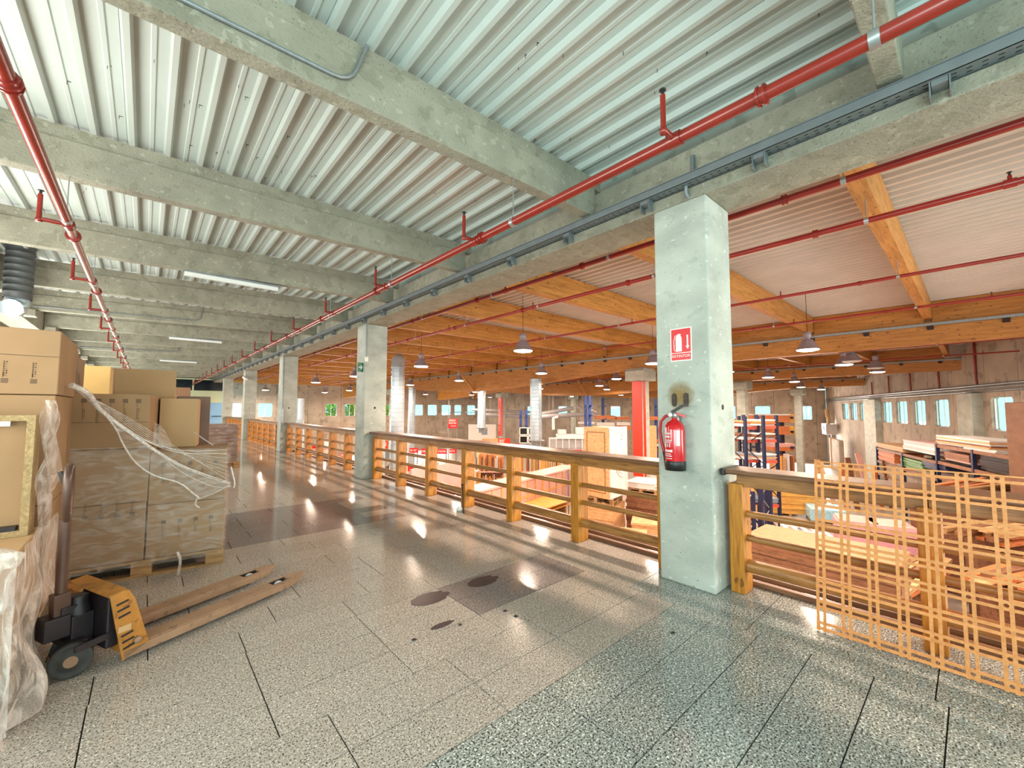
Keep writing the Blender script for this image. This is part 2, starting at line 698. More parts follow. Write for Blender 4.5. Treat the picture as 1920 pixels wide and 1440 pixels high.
def deck(parent, name, m, xa, xb, ya, yb, zf, x_ref, pitch=.2475, th=.0):
    """one folded sheet: ribs hang down every pitch"""
    k0 = math.ceil((xa - x_ref) / pitch - 1e-6)
    k1 = math.floor((xb - x_ref) / pitch - 1e-6)
    pr = [(xa, 0)]
    for k_ in range(k0, k1 + 1):
        xr = x_ref + k_ * pitch
        for dx, dz in ((-.034, 0), (-.020, -.048), (.014, -.048), (.030, 0), (.112, 0), (.118, -.008), (.142, -.008), (.148, 0)):
            if xa < xr + dx < xb:
                pr.append((xr + dx, dz))
    pr.append((xb, 0))
    bb = MB()
    n = len(pr)
    vv = [(x, ya, zf(x) + z) for x, z in pr] + [(x, yb, zf(x) + z) for x, z in pr]
    vv += [(x, ya, zf(x) + .03) for x, z in pr] + [(x, yb, zf(x) + .03) for x, z in pr]
    ff = [(i, i + 1, n + i + 1, n + i) for i in range(n - 1)] + [(2 * n + i, 3 * n + i, 3 * n + i + 1, 2 * n + i + 1) for i in range(n - 1)]
    bb.add(vv, ff)
    return bb.build(name, m, parent)


xa = -3.2
zd = lambda x: 4.035 + zr(x)
while xa < 3.6:
    xb = min(xa + .99, 3.72)
    deck(ceiling, 'deck_sheet', 'deck', xa, xb - .002, Y0 - .2, Y1, zd, .055)
    xa += .99
bb = MB()
rq = random.Random(5)
for i in range(420):
    x, y = rq.uniform(-2.2, 3.4), rq.uniform(-.5, 14)
    xr = (x - .055) / .2475
    if .8 < xr % 1 or xr % 1 < .15:
        continue
    bb.box(x - .0015, y - .0015, zd(x) - .03, x + .0015, y + .0015, zd(x))
    if i % 2:
        bb.box(x, y - .001, zd(x) - .004, x + .02, y + .001, zd(x))
bb.build('deck_fixing_nails', 'black', ceiling, kind='stuff')

# ceiling beams across the walkway
BY = [0.2 + 2.4 * k for k in range(16)]


def beam_at(i, y):
    t = thing('ceiling_beam', 'x', 'beam', (0, y, 0), 0, 'concrete beams across the walkway ceiling')
    bb = MB()

    def seg(xa, xb, ya, yb, za, zb):
        bb.hexa([(xa, ya, za + zr(xa)), (xb, ya, za + zr(xb)), (xb, yb, za + zr(xb)), (xa, yb, za + zr(xa)),
                 (xa, ya, zb + zr(xa)), (xb, ya, zb + zr(xb)), (xb, yb, zb + zr(xb)), (xa, yb, zb + zr(xa))])
    seg(-1.9, 3.5, y + .0, y + .125, 3.56, 3.87)
    bb.build('beam_web', 'concrete_beam', t, bevel=.008)
    bb = MB()
    seg(-1.9, 3.62, y + .018, y + .107, 3.87, 3.99)
    bb.build('beam_upper_rib', 'concrete_beam', t)
    t['label'] = ('concrete ceiling beam at the top right corner, above the red pipe' if i == 0 else
                  'grey concrete ceiling beam, %s along the walkway from the camera%s' % (ORD[i - 1], {1: ', with a bent conduit', 3: ', with a lamp under it'}.get(i, '')))
    return t


for i, y in enumerate(BY):
    beam_at(i, y)

# edge girder above the railing
g = thing('edge_girder', 'long concrete girder with ledge resting on the pillars above the wooden railing', 'girder', (3.75, 0, 3.35))
bb = MB()
bb.box(3.5, Y0, 3.35, 4.0, Y1 - 1.1, 3.455)
bb.build('ledge', 'concrete_beam', g, bevel=.01)
bb = MB()
bb.box(3.63, Y0, 3.455, 3.98, Y1 - 1.1, 3.885)
bb.build('upstand', 'concrete_beam', g)
MB().box(3.76, Y0, 3.888, 3.97, Y1 - 1.1, 4.225).build('dark_gap_strip', 'concrete_dark', g)  # added dark strip, stands in for the dark gap and hides the sky
g2 = thing('left_girder', 'concrete girder along the left side, carrying the far ends of the beams', 'girder', (-2.1, 0, 3.3))
bb = MB()
bb.box(-2.35, 3.0, 3.3, -1.905, Y1 - 1.1, 3.80)
bb.build('girder_body', 'concrete_beam', g2, bevel=.01)
for y in BY[2:]:
    MB().box(-1.88, y - .06, 3.30, -1.70, y + .19, 3.428).build('corbel', 'concrete_beam', g2)

# railing pillars
PN = ['nearest square concrete pillar, with fire extinguisher and red sign', 'second square concrete pillar with arrow sign on its side',
      'third concrete pillar along the railing', 'fourth concrete pillar along the railing', 'farthest visible concrete pillar beside the end door']
pillars = []
for i, y in enumerate(PY):
    t = thing('pillar', PN[i], 'pillar', (3.75, y + .24, 0), 0, 'pillars along the railing')
    bb = MB()
    bb.box(3.5, y, 0, 4.0, y + .48, 3.35)
    bb.build('shaft', 'concrete_pillar', t, bevel=.014)
    pillars.append(t)
    bb = MB()
    bb.lathe([(0, .002), (.024, .002), (.024, -.001), (0, -.001)], (3.74, y, 1.52), 12, 'y')
    bb.build('drilled_hole', 'black', t)
# trace of hooks and rust above the extinguisher belongs to the first pillar
p0 = pillars[0]
for (px, py) in ((1265, 750), (1287, 749)):
    c = at(px, py, x=3.5)
    bb = MB()
    n = 16
    pts = [(c.y + .020 * math.cos(2 * PI * i / n), c.z + .036 * math.sin(2 * PI * i / n) + (.022 if math.sin(2 * PI * i / n) > 0 else -.022)) for i in range(n)]
    bb.prism(pts, 'x', 3.484, 3.5)
    bb.build('rusty_pad', 'rust_block', p0)
c = at(1276, 741, x=3.5)
t = bpy.data.objects.new('rust_mark', None)
bb = MB()
n = 26
bb.prism([(.14 * math.cos(2 * PI * i / n), .14 * math.sin(2 * PI * i / n)) for i in range(n)], 'x', -.0006, 0)
o = bb.build('rust_mark', 'rust_halo', p0, local=True)
o.location = Vector((3.4996, c.y, c.z)) - p0.location
bpy.data.objects.remove(t)
# left row of pillars and outer wall
for i, y in enumerate(PY):
    t = thing('pillar', 'concrete pillar of the left row, %s one behind the cartons' % ORD[i], 'pillar', (-2.12, y + .24, 0), 0, 'pillars of the left row')
    bb = MB()
    bb.box(-2.35, y, 0, -1.9, y + .48, 3.3)
    bb.build('shaft', 'concrete_pillar', t, bevel=.012)
wl = snode('wall_left')
for i in range(17):
    bb = MB()
    ya = Y0 + i * 2.4
    if i == 0 or i == 1:
        for q in ((-2.75, ya, -.3, -2.6, ya + 2.39, .75), (-2.75, ya, 2.7, -2.6, ya + 2.39, 4.1)):
            bb.box(*q)
    else:
        bb.box(-2.75, ya, -.3, -2.6, min(ya + 2.39, Y1), 4.1)
    bb.build('wall_panel', 'concrete_wall', wl)
wb = snode('wall_rear')
bb = MB()
bb.box(-2.75, Y0 - .25, -.3, 4.0, Y0 - .1, .55)
bb.box(-2.75, Y0 - .25, 3.3, 4.0, Y0 - .1, 4.1)
bb.build('wall_panel', 'concrete_wall', wb)

# end wall of the walkway with office partition
we = snode('wall_end')
bb = MB()
bb.box(-2.75, Y1, -.3, 3.9, Y1 + .15, 4.2)
bb.build('wall_panel', 'concrete_wall', we)
Ye = 36.0
off = thing('office_partition', 'pale green office partition with dark glazing at the far end', 'partition', (2.5, Ye, 0))
bb = MB()
bb.box(-1.8, Ye, 1.9, 4.3, Ye + .1, 2.75)
bb.box(-1.8, Ye, 0, 3.2, Ye + .1, 1.9)
bb.build('panel', 'cream_wall', off)
for xa, xb in ((-1.7, .1), (.2, 2.3), (2.42, 4.2)):
    bb = MB()
    bb.box(xa, Ye + .02, 2.75, xb, Ye + .06, 3.5)
    bb.build('dark_pane', 'dark_glass', off)
bb = MB()
bb.box(-1.8, Ye, 3.5, 4.3, Ye + .1, 3.58)
for x in (.12, 2.33, 4.22):
    bb.box(x, Ye, 2.75, x + .09, Ye + .1, 3.5)
bb.build('frame', 'cream_wall', off)
d = struct(thing('door_1', 'light blue door under the pale partition', 'door', (4.0, Ye, 0)))
del d['category']
bb = MB()
bb.box(3.35, Ye + .02, 0, 4.3, Ye + .07, 1.9)
bb.build('door_leaf', 'door_blue', d)
bb = MB()
bb.bar((3.5, Ye, .95), (4.15, Ye, .95), .04, .05)
bb.build('push_bar', 'black', d)

# ================================================================== railing
RX = 3.77


def railing(i, ya, yb, posts, lab):
    t = thing('wooden_railing', lab, 'railing', (RX, ya, 0), 0, 'wooden railing sections between the pillars')
    for y in posts:
        bb = MB()
        bb.box(3.685, y - .055, 0, 3.865, y + .055, .885)
        bb.build('post', 'pine_post', t, bevel=.006)
    bb = MB()
    bb.box(3.62, ya, .965, 3.93, yb, 1.005)
    bb.build('handrail', 'pine_cap', t, bevel=.014)
    ys = [ya] + sorted(posts) + [yb]
    for q in range(len(ys) - 1):
        a, c = ys[q] + (.0 if q == 0 else .0), ys[q + 1]
        if c - a < .12:
            continue
        bb = MB()
        bb.box(3.715, a + .002, .86, 3.80, c - .002, .963)
        bb.build('top_board', 'pine_rail', t, bevel=.005)
        for z, r in ((.635, .028), (.44, .028), (.215, .052)):
            bb = MB()
            bb.tube([(RX, a, z), (RX, c, z)], r, 14)
            bb.build('round_rail', 'pine_rail', t)
    for x, z in ((3.95, .022), (4.09, .03)):
        bb = MB()
        bb.box(x - .028, ya, z - .02, x + .028, yb, z + .02)
        bb.build('kick_board', 'pine_cap', t, bevel=.004)
    return t


PB = [8.62, 7.5, 6.37, 5.27, 4.2, 3.07, 2.0]
railing(0, -3.2, 1.43, [1.35, .22, -.9, -2.0], 'wooden railing section right of the nearest pillar, behind the lattice')
RL = ['wooden railing section between the nearest and second pillars', 'wooden railing section between the second and third pillars',
      'wooden railing section between the third and fourth pillars', 'small far wooden railing section beyond the fourth pillar']
for i in range(4):
    railing(i, PY[i] + .49, PY[i + 1] - .01, sorted(y + 7.27 * i for y in PB), RL[i])

# ================================================================== cable tray, pipes, conduits
t = thing('cable_tray', 'long grey perforated cable tray along the edge girder', 'tray', (3.45, 0, 3.48))
bb = MB()
bb.box(3.40, -.9, 3.46, 3.404, Y1 - 1, 3.53)
bb.box(3.40, -.9, 3.46, 3.60, Y1 - 1, 3.464)
bb.box(3.385, -.9, 3.526, 3.404, Y1 - 1, 3.53)
bb.box(3.596, -.9, 3.46, 3.60, Y1 - 1, 3.53)
bb.build('channel', 'tray', t)
bb = MB()
y = -.8
while y < 14:
    for x in (3.44, 3.48, 3.52, 3.56):
        bb.box(x - .004, y, 3.4588, x + .004, y + .022, 3.4602)
    y += .06
bb.build('slots', 'black', t, kind='stuff')
for k in range(36):
    y = .05 + .964 * k
    bb = MB()
    bb.hexa([(3.42, y - .035, 3.425), (3.63, y - .035, 3.40), (3.63, y + .035, 3.40), (3.42, y + .035, 3.425),
             (3.42, y - .035, 3.459), (3.63, y - .035, 3.459), (3.63, y + .035, 3.459), (3.42, y + .035, 3.459)])
    bb.box(3.42, y - .045, 3.36, 3.50, y - .038, 3.46)
    bb.box(3.42, y + .038, 3.36, 3.50, y + .045, 3.46)
    bb.build('bracket', 'tray', t)
t = tag(MB().tube([(3.56, 1.60, 3.33), (3.47, 1.60, 3.40), (3.47, 1.60, 3.50)], .018, 8).tube([(3.61, 1.60, 3.53), (3.61, 1.60, 3.80)], .02, 8).build('conduit_stub', 'tray'),
        'short grey conduit stub above the nearest pillar', 'conduit')


def sprinkler_pipe(x, z, r, ya, yb, ys, side, lab, hang=4.0, m='red_pipe', up=.24, hm='zinc', clips=None, shiny=None):
    t = thing('sprinkler_pipe', lab, 'pipe', (x, ya, z), 0, 'red sprinkler pipes')
    if shiny:
        MB().tube([(x, ya, z), (x, shiny, z)], r, 14).build('pipe_run', m, t)
        MB().tube([(x, shiny, z), (x, yb, z)], r * .93, 12).build('pipe_run', 'pipe_painted_sheen', t, label='far run of pipe with reflections painted in pale')  # reflections along the far run are painted as a paler colour
    else:
        MB().tube([(x, ya, z), (x, yb, z)], r, 14).build('pipe_run', m, t)
    for i, y in enumerate(ys):
        xx = x + side
        bb = MB()
        bb.tube([(x, y - .04, z), (x, y + .04, z)], r * 1.25, 12)
        bb.tube([(x, y, z), (xx, y, z)] if abs(side) > .01 else [(x, y, z), (x, y, z + .02)], r * .5, 8)
        bb.tube([(xx, y, z - .02), (xx, y, z + up - .03)], r * .45, 8)
        bb.lathe([(0, 0), (r * .62, 0), (r * .62, .03), (0, .03)], (xx, y, z - .025), 8)
        bb.build('sprinkler_arm', m, t)
        bb = MB()
        bb.tube([(xx, y, z + up - .03), (xx, y, z + up)], r * .28, 6)
        bb.lathe([(0, 0), (r * .6, 0), (r * .6, .004), (0, .004)], (xx, y, z + up), 8)
        bb.build('sprinkler_head', 'jack_dark', t)
    for y in (clips or []):
        bb = MB()
        bb.tube([(x, y - .02, z), (x, y + .02, z)], r * 1.12, 12)
        bb.tube([(x, y, z + r), (x, y, hang + zr(x) if hang > 3.9 else hang)], .005, 6)
        bb.build('hanger', hm, t)
        bb = MB()
        bb.tube([(x, y + .42, z), (x, y + .47, z)], r * 1.28, 12)
        bb.tube([(x, y + .425, z), (x, y + .435, z)], r * 1.5, 12)
        bb.tube([(x, y + .455, z), (x, y + .465, z)], r * 1.5, 12)
        bb.build('coupling', m, t)
    return t


mat('pipe_painted_sheen', '#b98a80', .18, metal=.25, var=.1, scale=6)  # pipe red with the reflected light mixed into its colour
sprinkler_pipe(2.34, 3.14, .036, -1.5, 36, [1.14 + 2.03 * k for k in range(17)], -.14, 'red sprinkler pipe along the walkway ceiling, beside the edge girder',
               3.56, clips=[.22 + 2.4 * k for k in range(14)])
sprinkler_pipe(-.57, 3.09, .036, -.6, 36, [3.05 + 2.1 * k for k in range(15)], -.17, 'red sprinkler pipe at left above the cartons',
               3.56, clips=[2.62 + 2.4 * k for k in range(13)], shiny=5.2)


def conduit(pts, lab, r=.012):
    # round the bends
    P = [Vector(p) for p in pts]
    out = [P[0]]
    for i in range(1, len(P) - 1):
        a, c = (P[i - 1] - P[i]), (P[i + 1] - P[i])
        d = min(.12, a.length / 2, c.length / 2)
        a, c = P[i] + a.normalized() * d, P[i] + c.normalized() * d
        for s in (0, .25, .5, .75, 1):
            out.append((a * (1 - s) + P[i] * s) * (1 - s) + (P[i] * (1 - s) + c * s) * s)
    out.append(P[-1])
    return tag(MB().tube(out, r, 8).build('conduit', 'galv'), lab, 'conduit')


yb1 = BY[1] - .014
conduit([(-1.8, yb1, 3.52), (.02, yb1, 3.575), (.90, yb1, 3.60), (1.0, yb1, 3.92)], 'grey bent conduit clipped to the near ceiling beam')
conduit([(-1.75, BY[5] - .014, 3.50), (.86, BY[5] - .014, 3.58), (.92, BY[5] - .014, 3.95)], 'thin conduit along a ceiling beam halfway down the walkway')
conduit([(-1.7, BY[8] - .014, 3.50), (.8, BY[8] - .014, 3.58), (.86, BY[8] - .014, 3.95)], 'thin conduit on a far ceiling beam')
cx, cy = 3.5 - .012, PY[1] + .12
conduit([(3.52, PY[1] - .016, 3.6), (3.52, PY[1] - .016, 2.62)], 'vertical conduit down the second pillar', .01)
conduit([(3.52, PY[2] - .016, 3.6), (3.52, PY[2] - .016, 1.45)], 'vertical conduit down the third pillar', .014)
bb = MB()
bb.box(3.49, PY[1] - .05, 2.52, 3.55, PY[1], 2.62)
tag(bb.build('junction_box', 'sign_white', bevel=.005), 'small white junction box on the second pillar', 'box')
bb = MB()
bb.box(3.47, PY[2] - .10, 1.0, 3.56, PY[2] - .002, 1.5)
tag(bb.build('switch_box', 'galv', bevel=.006), 'grey switch box on the third pillar', 'box')

# tubes under the beams
for i, (k, xa) in enumerate(((3, .3), (6, .36), (9, .3))):
    y = BY[k] - .0 + .06
    z = 3.56 + zr(xa + .6)
    t = thing('strip_light', 'white strip light under a ceiling beam, %s from the camera' % ORD[i], 'lamp', (xa + .62, y, z), 0, 'strip lights under the ceiling beams')
    MB().box(xa, y - .05, z - .035, xa + 1.25, y + .05, z - .001).build('lamp_housing', 'galv', t, bevel=.006)
    bb = MB()
    bb.prism([(y - .045, z - .036), (y + .045, z - .036), (y + .03, z - .085), (y - .03, z - .085)], 'x', xa + .03, xa + 1.22)
    bb.build('diffuser', 'tube_white', t)
    for q in (-.018, .018):
        MB().tube([(xa + .05, y + q, z - .06), (xa + 1.2, y + q, z - .06)], .011, 8).build('tube', 'tube_white', t)

# ventilation duct drop at far left
t = thing('vent_duct', 'dark spiral duct dropping from the ceiling at far left', 'duct', (-1.55, 9.4, 2.9))
bb = MB()
pts = [(-1.55, 9.4, 4.0), (-1.55, 9.4, 3.2)]
prof = [(.2, 0.0)]
z = 0
pr = []
while z < .95:
    pr += [(.15, z), (.15, z + .08), (.157, z + .085), (.157, z + .095), (.15, z + .1)]
    z += .1
bb.lathe(pr, (-1.5, 9.4, 3.12), 18)
bb.build('duct_pipe', 'duct_dark', t)
bb = MB()
bb.tube([(-1.5, 9.4, 3.14), (-1.5, 9.39, 3.04), (-1.51, 9.33, 2.97), (-1.53, 9.24, 2.95)], .13, 14)
bb.build('elbow', 'duct_steel', t)

# ================================================================== things on the nearest pillar
X = 3.5
tl, br = at(1257, 618, x=X), at(1298, 671, x=X)
yl, yr, zt, zb = tl.y, br.y, tl.z, 1.925
yc, zc = (yl + yr) / 2, (zt + zb) / 2
t = thing('extinguisher_sign', 'square red sign reading EXTINTOR with a white extinguisher and arrow', 'sign', (X, yc, zc))
MB().box(X - .004, yr, zb, X, yl, zt).build('backing', 'sign_white', t)
MB().box(X - .0055, yr + .009, zb + .075, X - .004, yl - .009, zt - .009).build('red_field', 'sign_red', t)
MB().box(X - .0055, yr + .009, zb + .009, X - .004, yl - .009, zb + .069).build('red_band', 'sign_red', t)
text('lettering', 'EXTINTOR', .0335, (X - .006, yc, zb + .043), (0, -1, 0), (0, 0, 1), 'sign_white', t, .0006)
zi = zb + .085
bb = MB()
ye = yc + .018
pts = [(ye + .028, zi), (ye + .028, zi + .12), (ye + .020, zi + .138), (ye + .008, zi + .143), (ye + .008, zi + .158), (ye - .020, zi + .152), (ye - .020, zi + .145), (ye - .004, zi + .143), (ye - .018, zi + .138), (ye - .026, zi + .12), (ye - .026, zi)]
bb.prism(pts, 'x', X - .0066, X - .0055)
bb.tube([(X - .006, ye + .01, zi + .148), (X - .006, ye + .035, zi + .138), (X - .006, ye + .046, zi + .09), (X - .006, ye + .043, zi + .02), (X - .006, ye + .034, zi + .005)], .003, 6)
bb.build('extinguisher_symbol', 'sign_white', t)
bb = MB()
ya_ = yc - .060
bb.prism([(ya_ - .006, zi + .14), (ya_ + .006, zi + .14), (ya_ + .006, zi + .045), (ya_ + .016, zi + .045), (ya_, zi + .015), (ya_ - .016, zi + .045), (ya_ - .006, zi + .045)], 'x', X - .0066, X - .0055)
bb.build('arrow_symbol', 'sign_white', t)

ec = Vector((X - .105, 1.715, .985))
t = thing('fire_extinguisher', 'red fire extinguisher with black hose tip hanging on the nearest pillar', 'extinguisher', ec)
r_ = .082
x0, y0, z0 = ec
bb = MB()
bb.lathe([(r_ * .2, .0), (r_ * 1.02, .0), (r_ * 1.02, .075), (r_ * .98, .08)], (x0, y0, z0), 28)
bb.build('base', 'black_plastic', t)
bb = MB()
bb.lathe([(r_ * .97, .07), (r_, .09), (r_, .335), (r_ * .93, .375), (r_ * .7, .405), (r_ * .38, .42), (r_ * .3, .43), (r_ * .3, .45), (0, .45)], (x0, y0, z0), 28)
bb.build('cylinder_body', 'ext_red', t)
bb = MB()
bb.lathe([(0, .44), (.026, .44), (.026, .475), (.018, .49), (0, .49)], (x0, y0, z0), 14)
bb.tube([(x0, y0, z0 + .468), (x0 - .05, y0 + .005, z0 + .468)], .013, 10)
bb.build('valve', 'steel', t)
MB().lathe([(0, -.052), (.018, -.052), (.018, -.06), (0, -.062)], (x0, y0 + .01, z0 + .468), 12, 'x').build('gauge', 'sign_white', t)
MB().bar((x0 - .005, y0 + .02, z0 + .49), (x0 - .005, y0 - .075, z0 + .545), .024, .013, (1, 0, 0)).bar((x0 - .005, y0 - .075, z0 + .545), (x0 - .005, y0 - .125, z0 + .55), .02, .012, (1, 0, 0)).build('lever', 'black_plastic', t)
MB().bar((x0, y0 + .0, z0 + .485), (x0, y0 - .10, z0 + .455), .018, .01, (1, 0, 0)).build('carry_handle', 'ext_red', t)
MB().tube([(x0, y0 + .02, z0 + .468), (x0 - .01, y0 + .075, z0 + .455), (x0 - .02, y0 + .115, z0 + .41), (x0 - .02, y0 + .125, z0 + .33), (x0 - .015, y0 + .115, z0 + .24), (x0 - .01, y0 + .095, z0 + .15)], .0125, 10).build('hose', 'hose_red', t)
MB().tube([(x0 - .01, y0 + .095, z0 + .15), (x0 - .005, y0 + .088, z0 + .1), (x0, y0 + .085, z0 + .02)], [.015, .014, .011], 10).build('hose_nozzle', 'black_plastic', t)


def curved_patch(parent, name, m, a0, a1, za, zb_, rr_, n=8):
    bb = MB()
    vv, ff = [], []
    for i in range(n + 1):
        a = a0 + (a1 - a0) * i / n
        for z in (za, zb_):
            vv.append((x0 + rr_ * math.cos(a), y0 + rr_ * math.sin(a), z0 + z))
    for i in range(n):
        ff.append((2 * i, 2 * i + 2, 2 * i + 3, 2 * i + 1))
    bb.add(vv, ff, True)
    return bb.build(name, m, parent)


for j, (a0, a1, za, zb_) in enumerate([(2.35, 2.75, .30, .36), (2.3, 3.15, .305, .317), (2.3, 3.1, .275, .292), (2.35, 3.3, .25, .258), (2.35, 3.2, .235, .243),
                                       (2.5, 2.62, .195, .23), (2.75, 2.87, .195, .23), (3.0, 3.12, .195, .23), (2.4, 3.35, .155, .175), (2.45, 3.2, .135, .143), (2.45, 3.3, .118, .126), (2.5, 3.3, .098, .104),
                                       (2.95, 3.0, .25, .37)]):
    curved_patch(t, 'label_print', 'label_white', a0, a1, za, zb_, r_ + .0012)
curved_patch(t, 'side_label', 'sign_white', 3.75, 4.1, .21, .34, r_ + .0012)
MB().box(X - .03, y0 - .02, z0 + .40, X, y0 + .02, z0 + .47).build('wall_hook', 'steel', t)

# exit arrow on second pillar, small marks
X = 3.5
t = thing('exit_sign', 'small dark green exit sign with white arrow on the second pillar', 'sign', (3.44, PY[1] + .16, 2.42))
bb = MB()
yy = PY[1] + .12
MB().box(3.38, PY[1] + .10, 2.30, 3.50, PY[1] + .12, 2.50).build('sign_plate', 'exit_green', t)
bb = MB()
bb.bar((3.40, PY[1] + .097, 2.40), (3.475, PY[1] + .097, 2.40), .004, .018)
bb.bar((3.445, PY[1] + .097, 2.44), (3.482, PY[1] + .097, 2.40), .004, .016)
bb.bar((3.445, PY[1] + .097, 2.36), (3.482, PY[1] + .097, 2.40), .004, .016)
bb.build('arrow', 'sign_white', t)
t = thing('security_camera', 'small white security camera on the fourth pillar', 'camera', (3.42, PY[3] - .1, 2.95))
MB().tube([(3.5, PY[3] - .02, 3.1), (3.44, PY[3] - .1, 3.0)], .02, 6).build('arm', 'sign_white', t)
MB().tube([(3.5, PY[3] - .35, 2.88), (3.42, PY[3] - .05, 3.0)], .06, 8).build('housing', 'sign_white', t)

# ================================================================== lattice panel leaning on the railing
t = thing('lattice_panel', 'flat wooden lattice panel of double strips leaning on the railing', 'lattice', (3.5, .78, 0))
A0, A1 = Vector((3.485, 0, 0.005)), Vector((3.60, 0, 1.135))
ua = (A1 - A0).normalized()
nrm = Vector((-ua.z, 0, ua.x))
Lh = (A1 - A0).length


def lat_box(ya, yb, sa, sb, off_, th=.009):
    bb = MB()
    bb.obox(A0 + ua * ((sa + sb) / 2) + nrm * off_ + Vector((0, (ya + yb) / 2, 0)), (0, 1, 0), ua, nrm, (yb - ya) / 2, (sb - sa) / 2, th / 2)
    return bb


for k in range(15):
    yn = .7525 - .137 * k
    for s_ in (-.0185, .0185):
        lat_box(yn + s_ - .0085, yn + s_ + .0085, 0, Lh, 0).build('vertical_strip', 'lattice_mdf', t)
for j in range(9):
    sn = .033 + .1355 * j
    for s_ in (-.0185, .0185):
        lat_box(.7525 - .137 * 14 - .027, .779, max(0, sn + s_ - .0085), min(Lh, sn + s_ + .0085), .0004, .0092).build('cross_strip', 'lattice_mdf', t)
# little rounded corners that make each crossing a round hole
bb = MB()
for k in range(15):
    yn = .7525 - .137 * k
    for j in range(9):
        sn = .033 + .1355 * j
        for a, c in ((1, 1), (1, -1), (-1, 1), (-1, -1)):
            bb.obox(A0 + ua * (sn + c * .0088) + Vector((0, yn + a * .0088, 0)) - nrm * .0002, (0, 1, 0), ua, nrm, .0028, .0028, .0046)
bb.build('corner_fillets', 'lattice_mdf', t, kind='stuff')

# ================================================================== THE HALL beyond the railing
def hitw(px, A, B):
    """distance along wall A-B (plan view) where the sight line of pixel column px meets it"""
    d = CR * ((px - 960) / FPX) + _f
    ax, ay = A
    ux, uy = B[0] - A[0], B[1] - A[1]
    L_ = math.hypot(ux, uy)
    ux, uy = ux / L_, uy / L_
    # CAM + t d = A + s u
    det = d.x * (-uy) - d.y * (-ux)
    t_ = ((ax) * (-uy) - (ay) * (-ux)) / det
    s_ = (d.x * ay - d.y * ax) / det
    return s_


def wall_run(name, A, B, zlo, zhi, wins, th=.2, wz=(.73, 1.99), pw=1.25, groove=.02):
    """precast panels side by side, some with a window; wins = [(s0, s1)]"""
    root = snode(name, (A[0], A[1], 0))
    ux, uy = B[0] - A[0], B[1] - A[1]
    L_ = math.hypot(ux, uy)
    ux, uy = ux / L_, uy / L_
    nx, ny = uy, -ux
    if (nx * (20 - A[0]) + ny * (15 - A[1])) > 0:
        nx, ny = -nx, -ny       # outwards
    wins = sorted(wins)
    cuts = [0]
    for i, (a, c) in enumerate(wins):
        if i == 0:
            cuts.append(a - .3)
        else:
            gap = a - wins[i - 1][1]
            if gap < 1.6:
                cuts.append((a + wins[i - 1][1]) / 2)
            else:
                cuts += [wins[i - 1][1] + .3, a - .3]
    if wins:
        cuts.append(wins[-1][1] + .3)
    cuts.append(L_)
    cuts = sorted(c for c in cuts if 0 <= c <= L_)
    segs = []
    for a, c in zip(cuts, cuts[1:]):
        w_ = [q for q in wins if q[0] >= a - .01 and q[1] <= c + .01]
        if w_ or c - a < pw * 1.5:
            segs.append((a, c, w_))
        else:
            n = max(1, round((c - a) / pw))
            for i in range(n):
                segs.append((a + (c - a) * i / n, a + (c - a) * (i + 1) / n, []))

    def P3(s_, o_, z):
        return (A[0] + ux * s_ + nx * o_, A[1] + uy * s_ + ny * o_, z)

    def bx(bb, a, c, o0, o1, z0, z1):
        bb.hexa([P3(a, o0, z0), P3(c, o0, z0), P3(c, o1, z0), P3(a, o1, z0), P3(a, o0, z1), P3(c, o0, z1), P3(c, o1, z1), P3(a, o1, z1)])
    for (a, c, w_) in segs:
        if c - a < .03:
            continue
        bb = MB()
        a2, c2 = a + groove / 2, c - groove / 2
        if w_:
            s0, s1 = w_[0]
            bx(bb, a2, c2, 0, th, zlo, wz[0])
            bx(bb, a2, c2, 0, th, wz[1], zhi)
            bx(bb, a2, s0, 0, th, wz[0], wz[1])
            bx(bb, s1, c2, 0, th, wz[0], wz[1])
            # chamfered window corners
            q = .10
            for (sa, za, ds, dz) in ((s0, wz[0], q, q), (s1, wz[0], -q, q), (s0, wz[1], q, -q), (s1, wz[1], -q, -q)):
                bb.add([P3(sa, 0, za), P3(sa + ds, 0, za), P3(sa, 0, za + dz), P3(sa, th, za), P3(sa + ds, th, za), P3(sa, th, za + dz)],
                       [(0, 1, 2), (3, 5, 4), (1, 4, 5, 2), (0, 3, 4, 1), (0, 2, 5, 3)])
        else:
            bx(bb, a2, c2, 0, th, zlo, zhi)
        bb.build('wall_panel', 'concrete_wall', root)
        if w_:
            s0, s1 = w_[0]
            bb = MB()
            bx(bb, s0, s1, th * .55, th * .6, wz[0], wz[1])
            wd = bb.build('window_pane', 'window_glass', root)
            bb = MB()
            for (e0, e1, f0, f1) in ((s0, s0 + .03, wz[0], wz[1]), (s1 - .03, s1, wz[0], wz[1]), (s0, s1, wz[0], wz[0] + .03), (s0, s1, wz[1] - .03, wz[1]),
                                     ((s0 + s1) / 2 - .015, (s0 + s1) / 2 + .015, wz[0], wz[1]) if s1 - s0 > .8 else (s0, s0 + .02, wz[0], wz[1])):
                bx(bb, e0, e1, th * .45, th * .7, f0, f1)
            bb.build('window_frame', 'machine_white', root)
    bb = MB()
    bx(bb, 0, L_, th, th + .02, zlo, wz[0])
    bx(bb, 0, L_, th, th + .02, wz[1], zhi)
    bb.build('joint_backing', 'concrete_dark', root)
    return root, P3


EW = ((3.9, 43.7), (32.3, 42.6))
BW = ((32.3, 42.6), (47.1, 9.1))
RW = ((47.1, 9.1), (12.0, -5.17))


def wr(A, B, cols):
    out = []
    for a, c in cols:
        s0, s1 = sorted((hitw(a, A, B), hitw(c, A, B)))
        out.append((s0, s1))
    return out


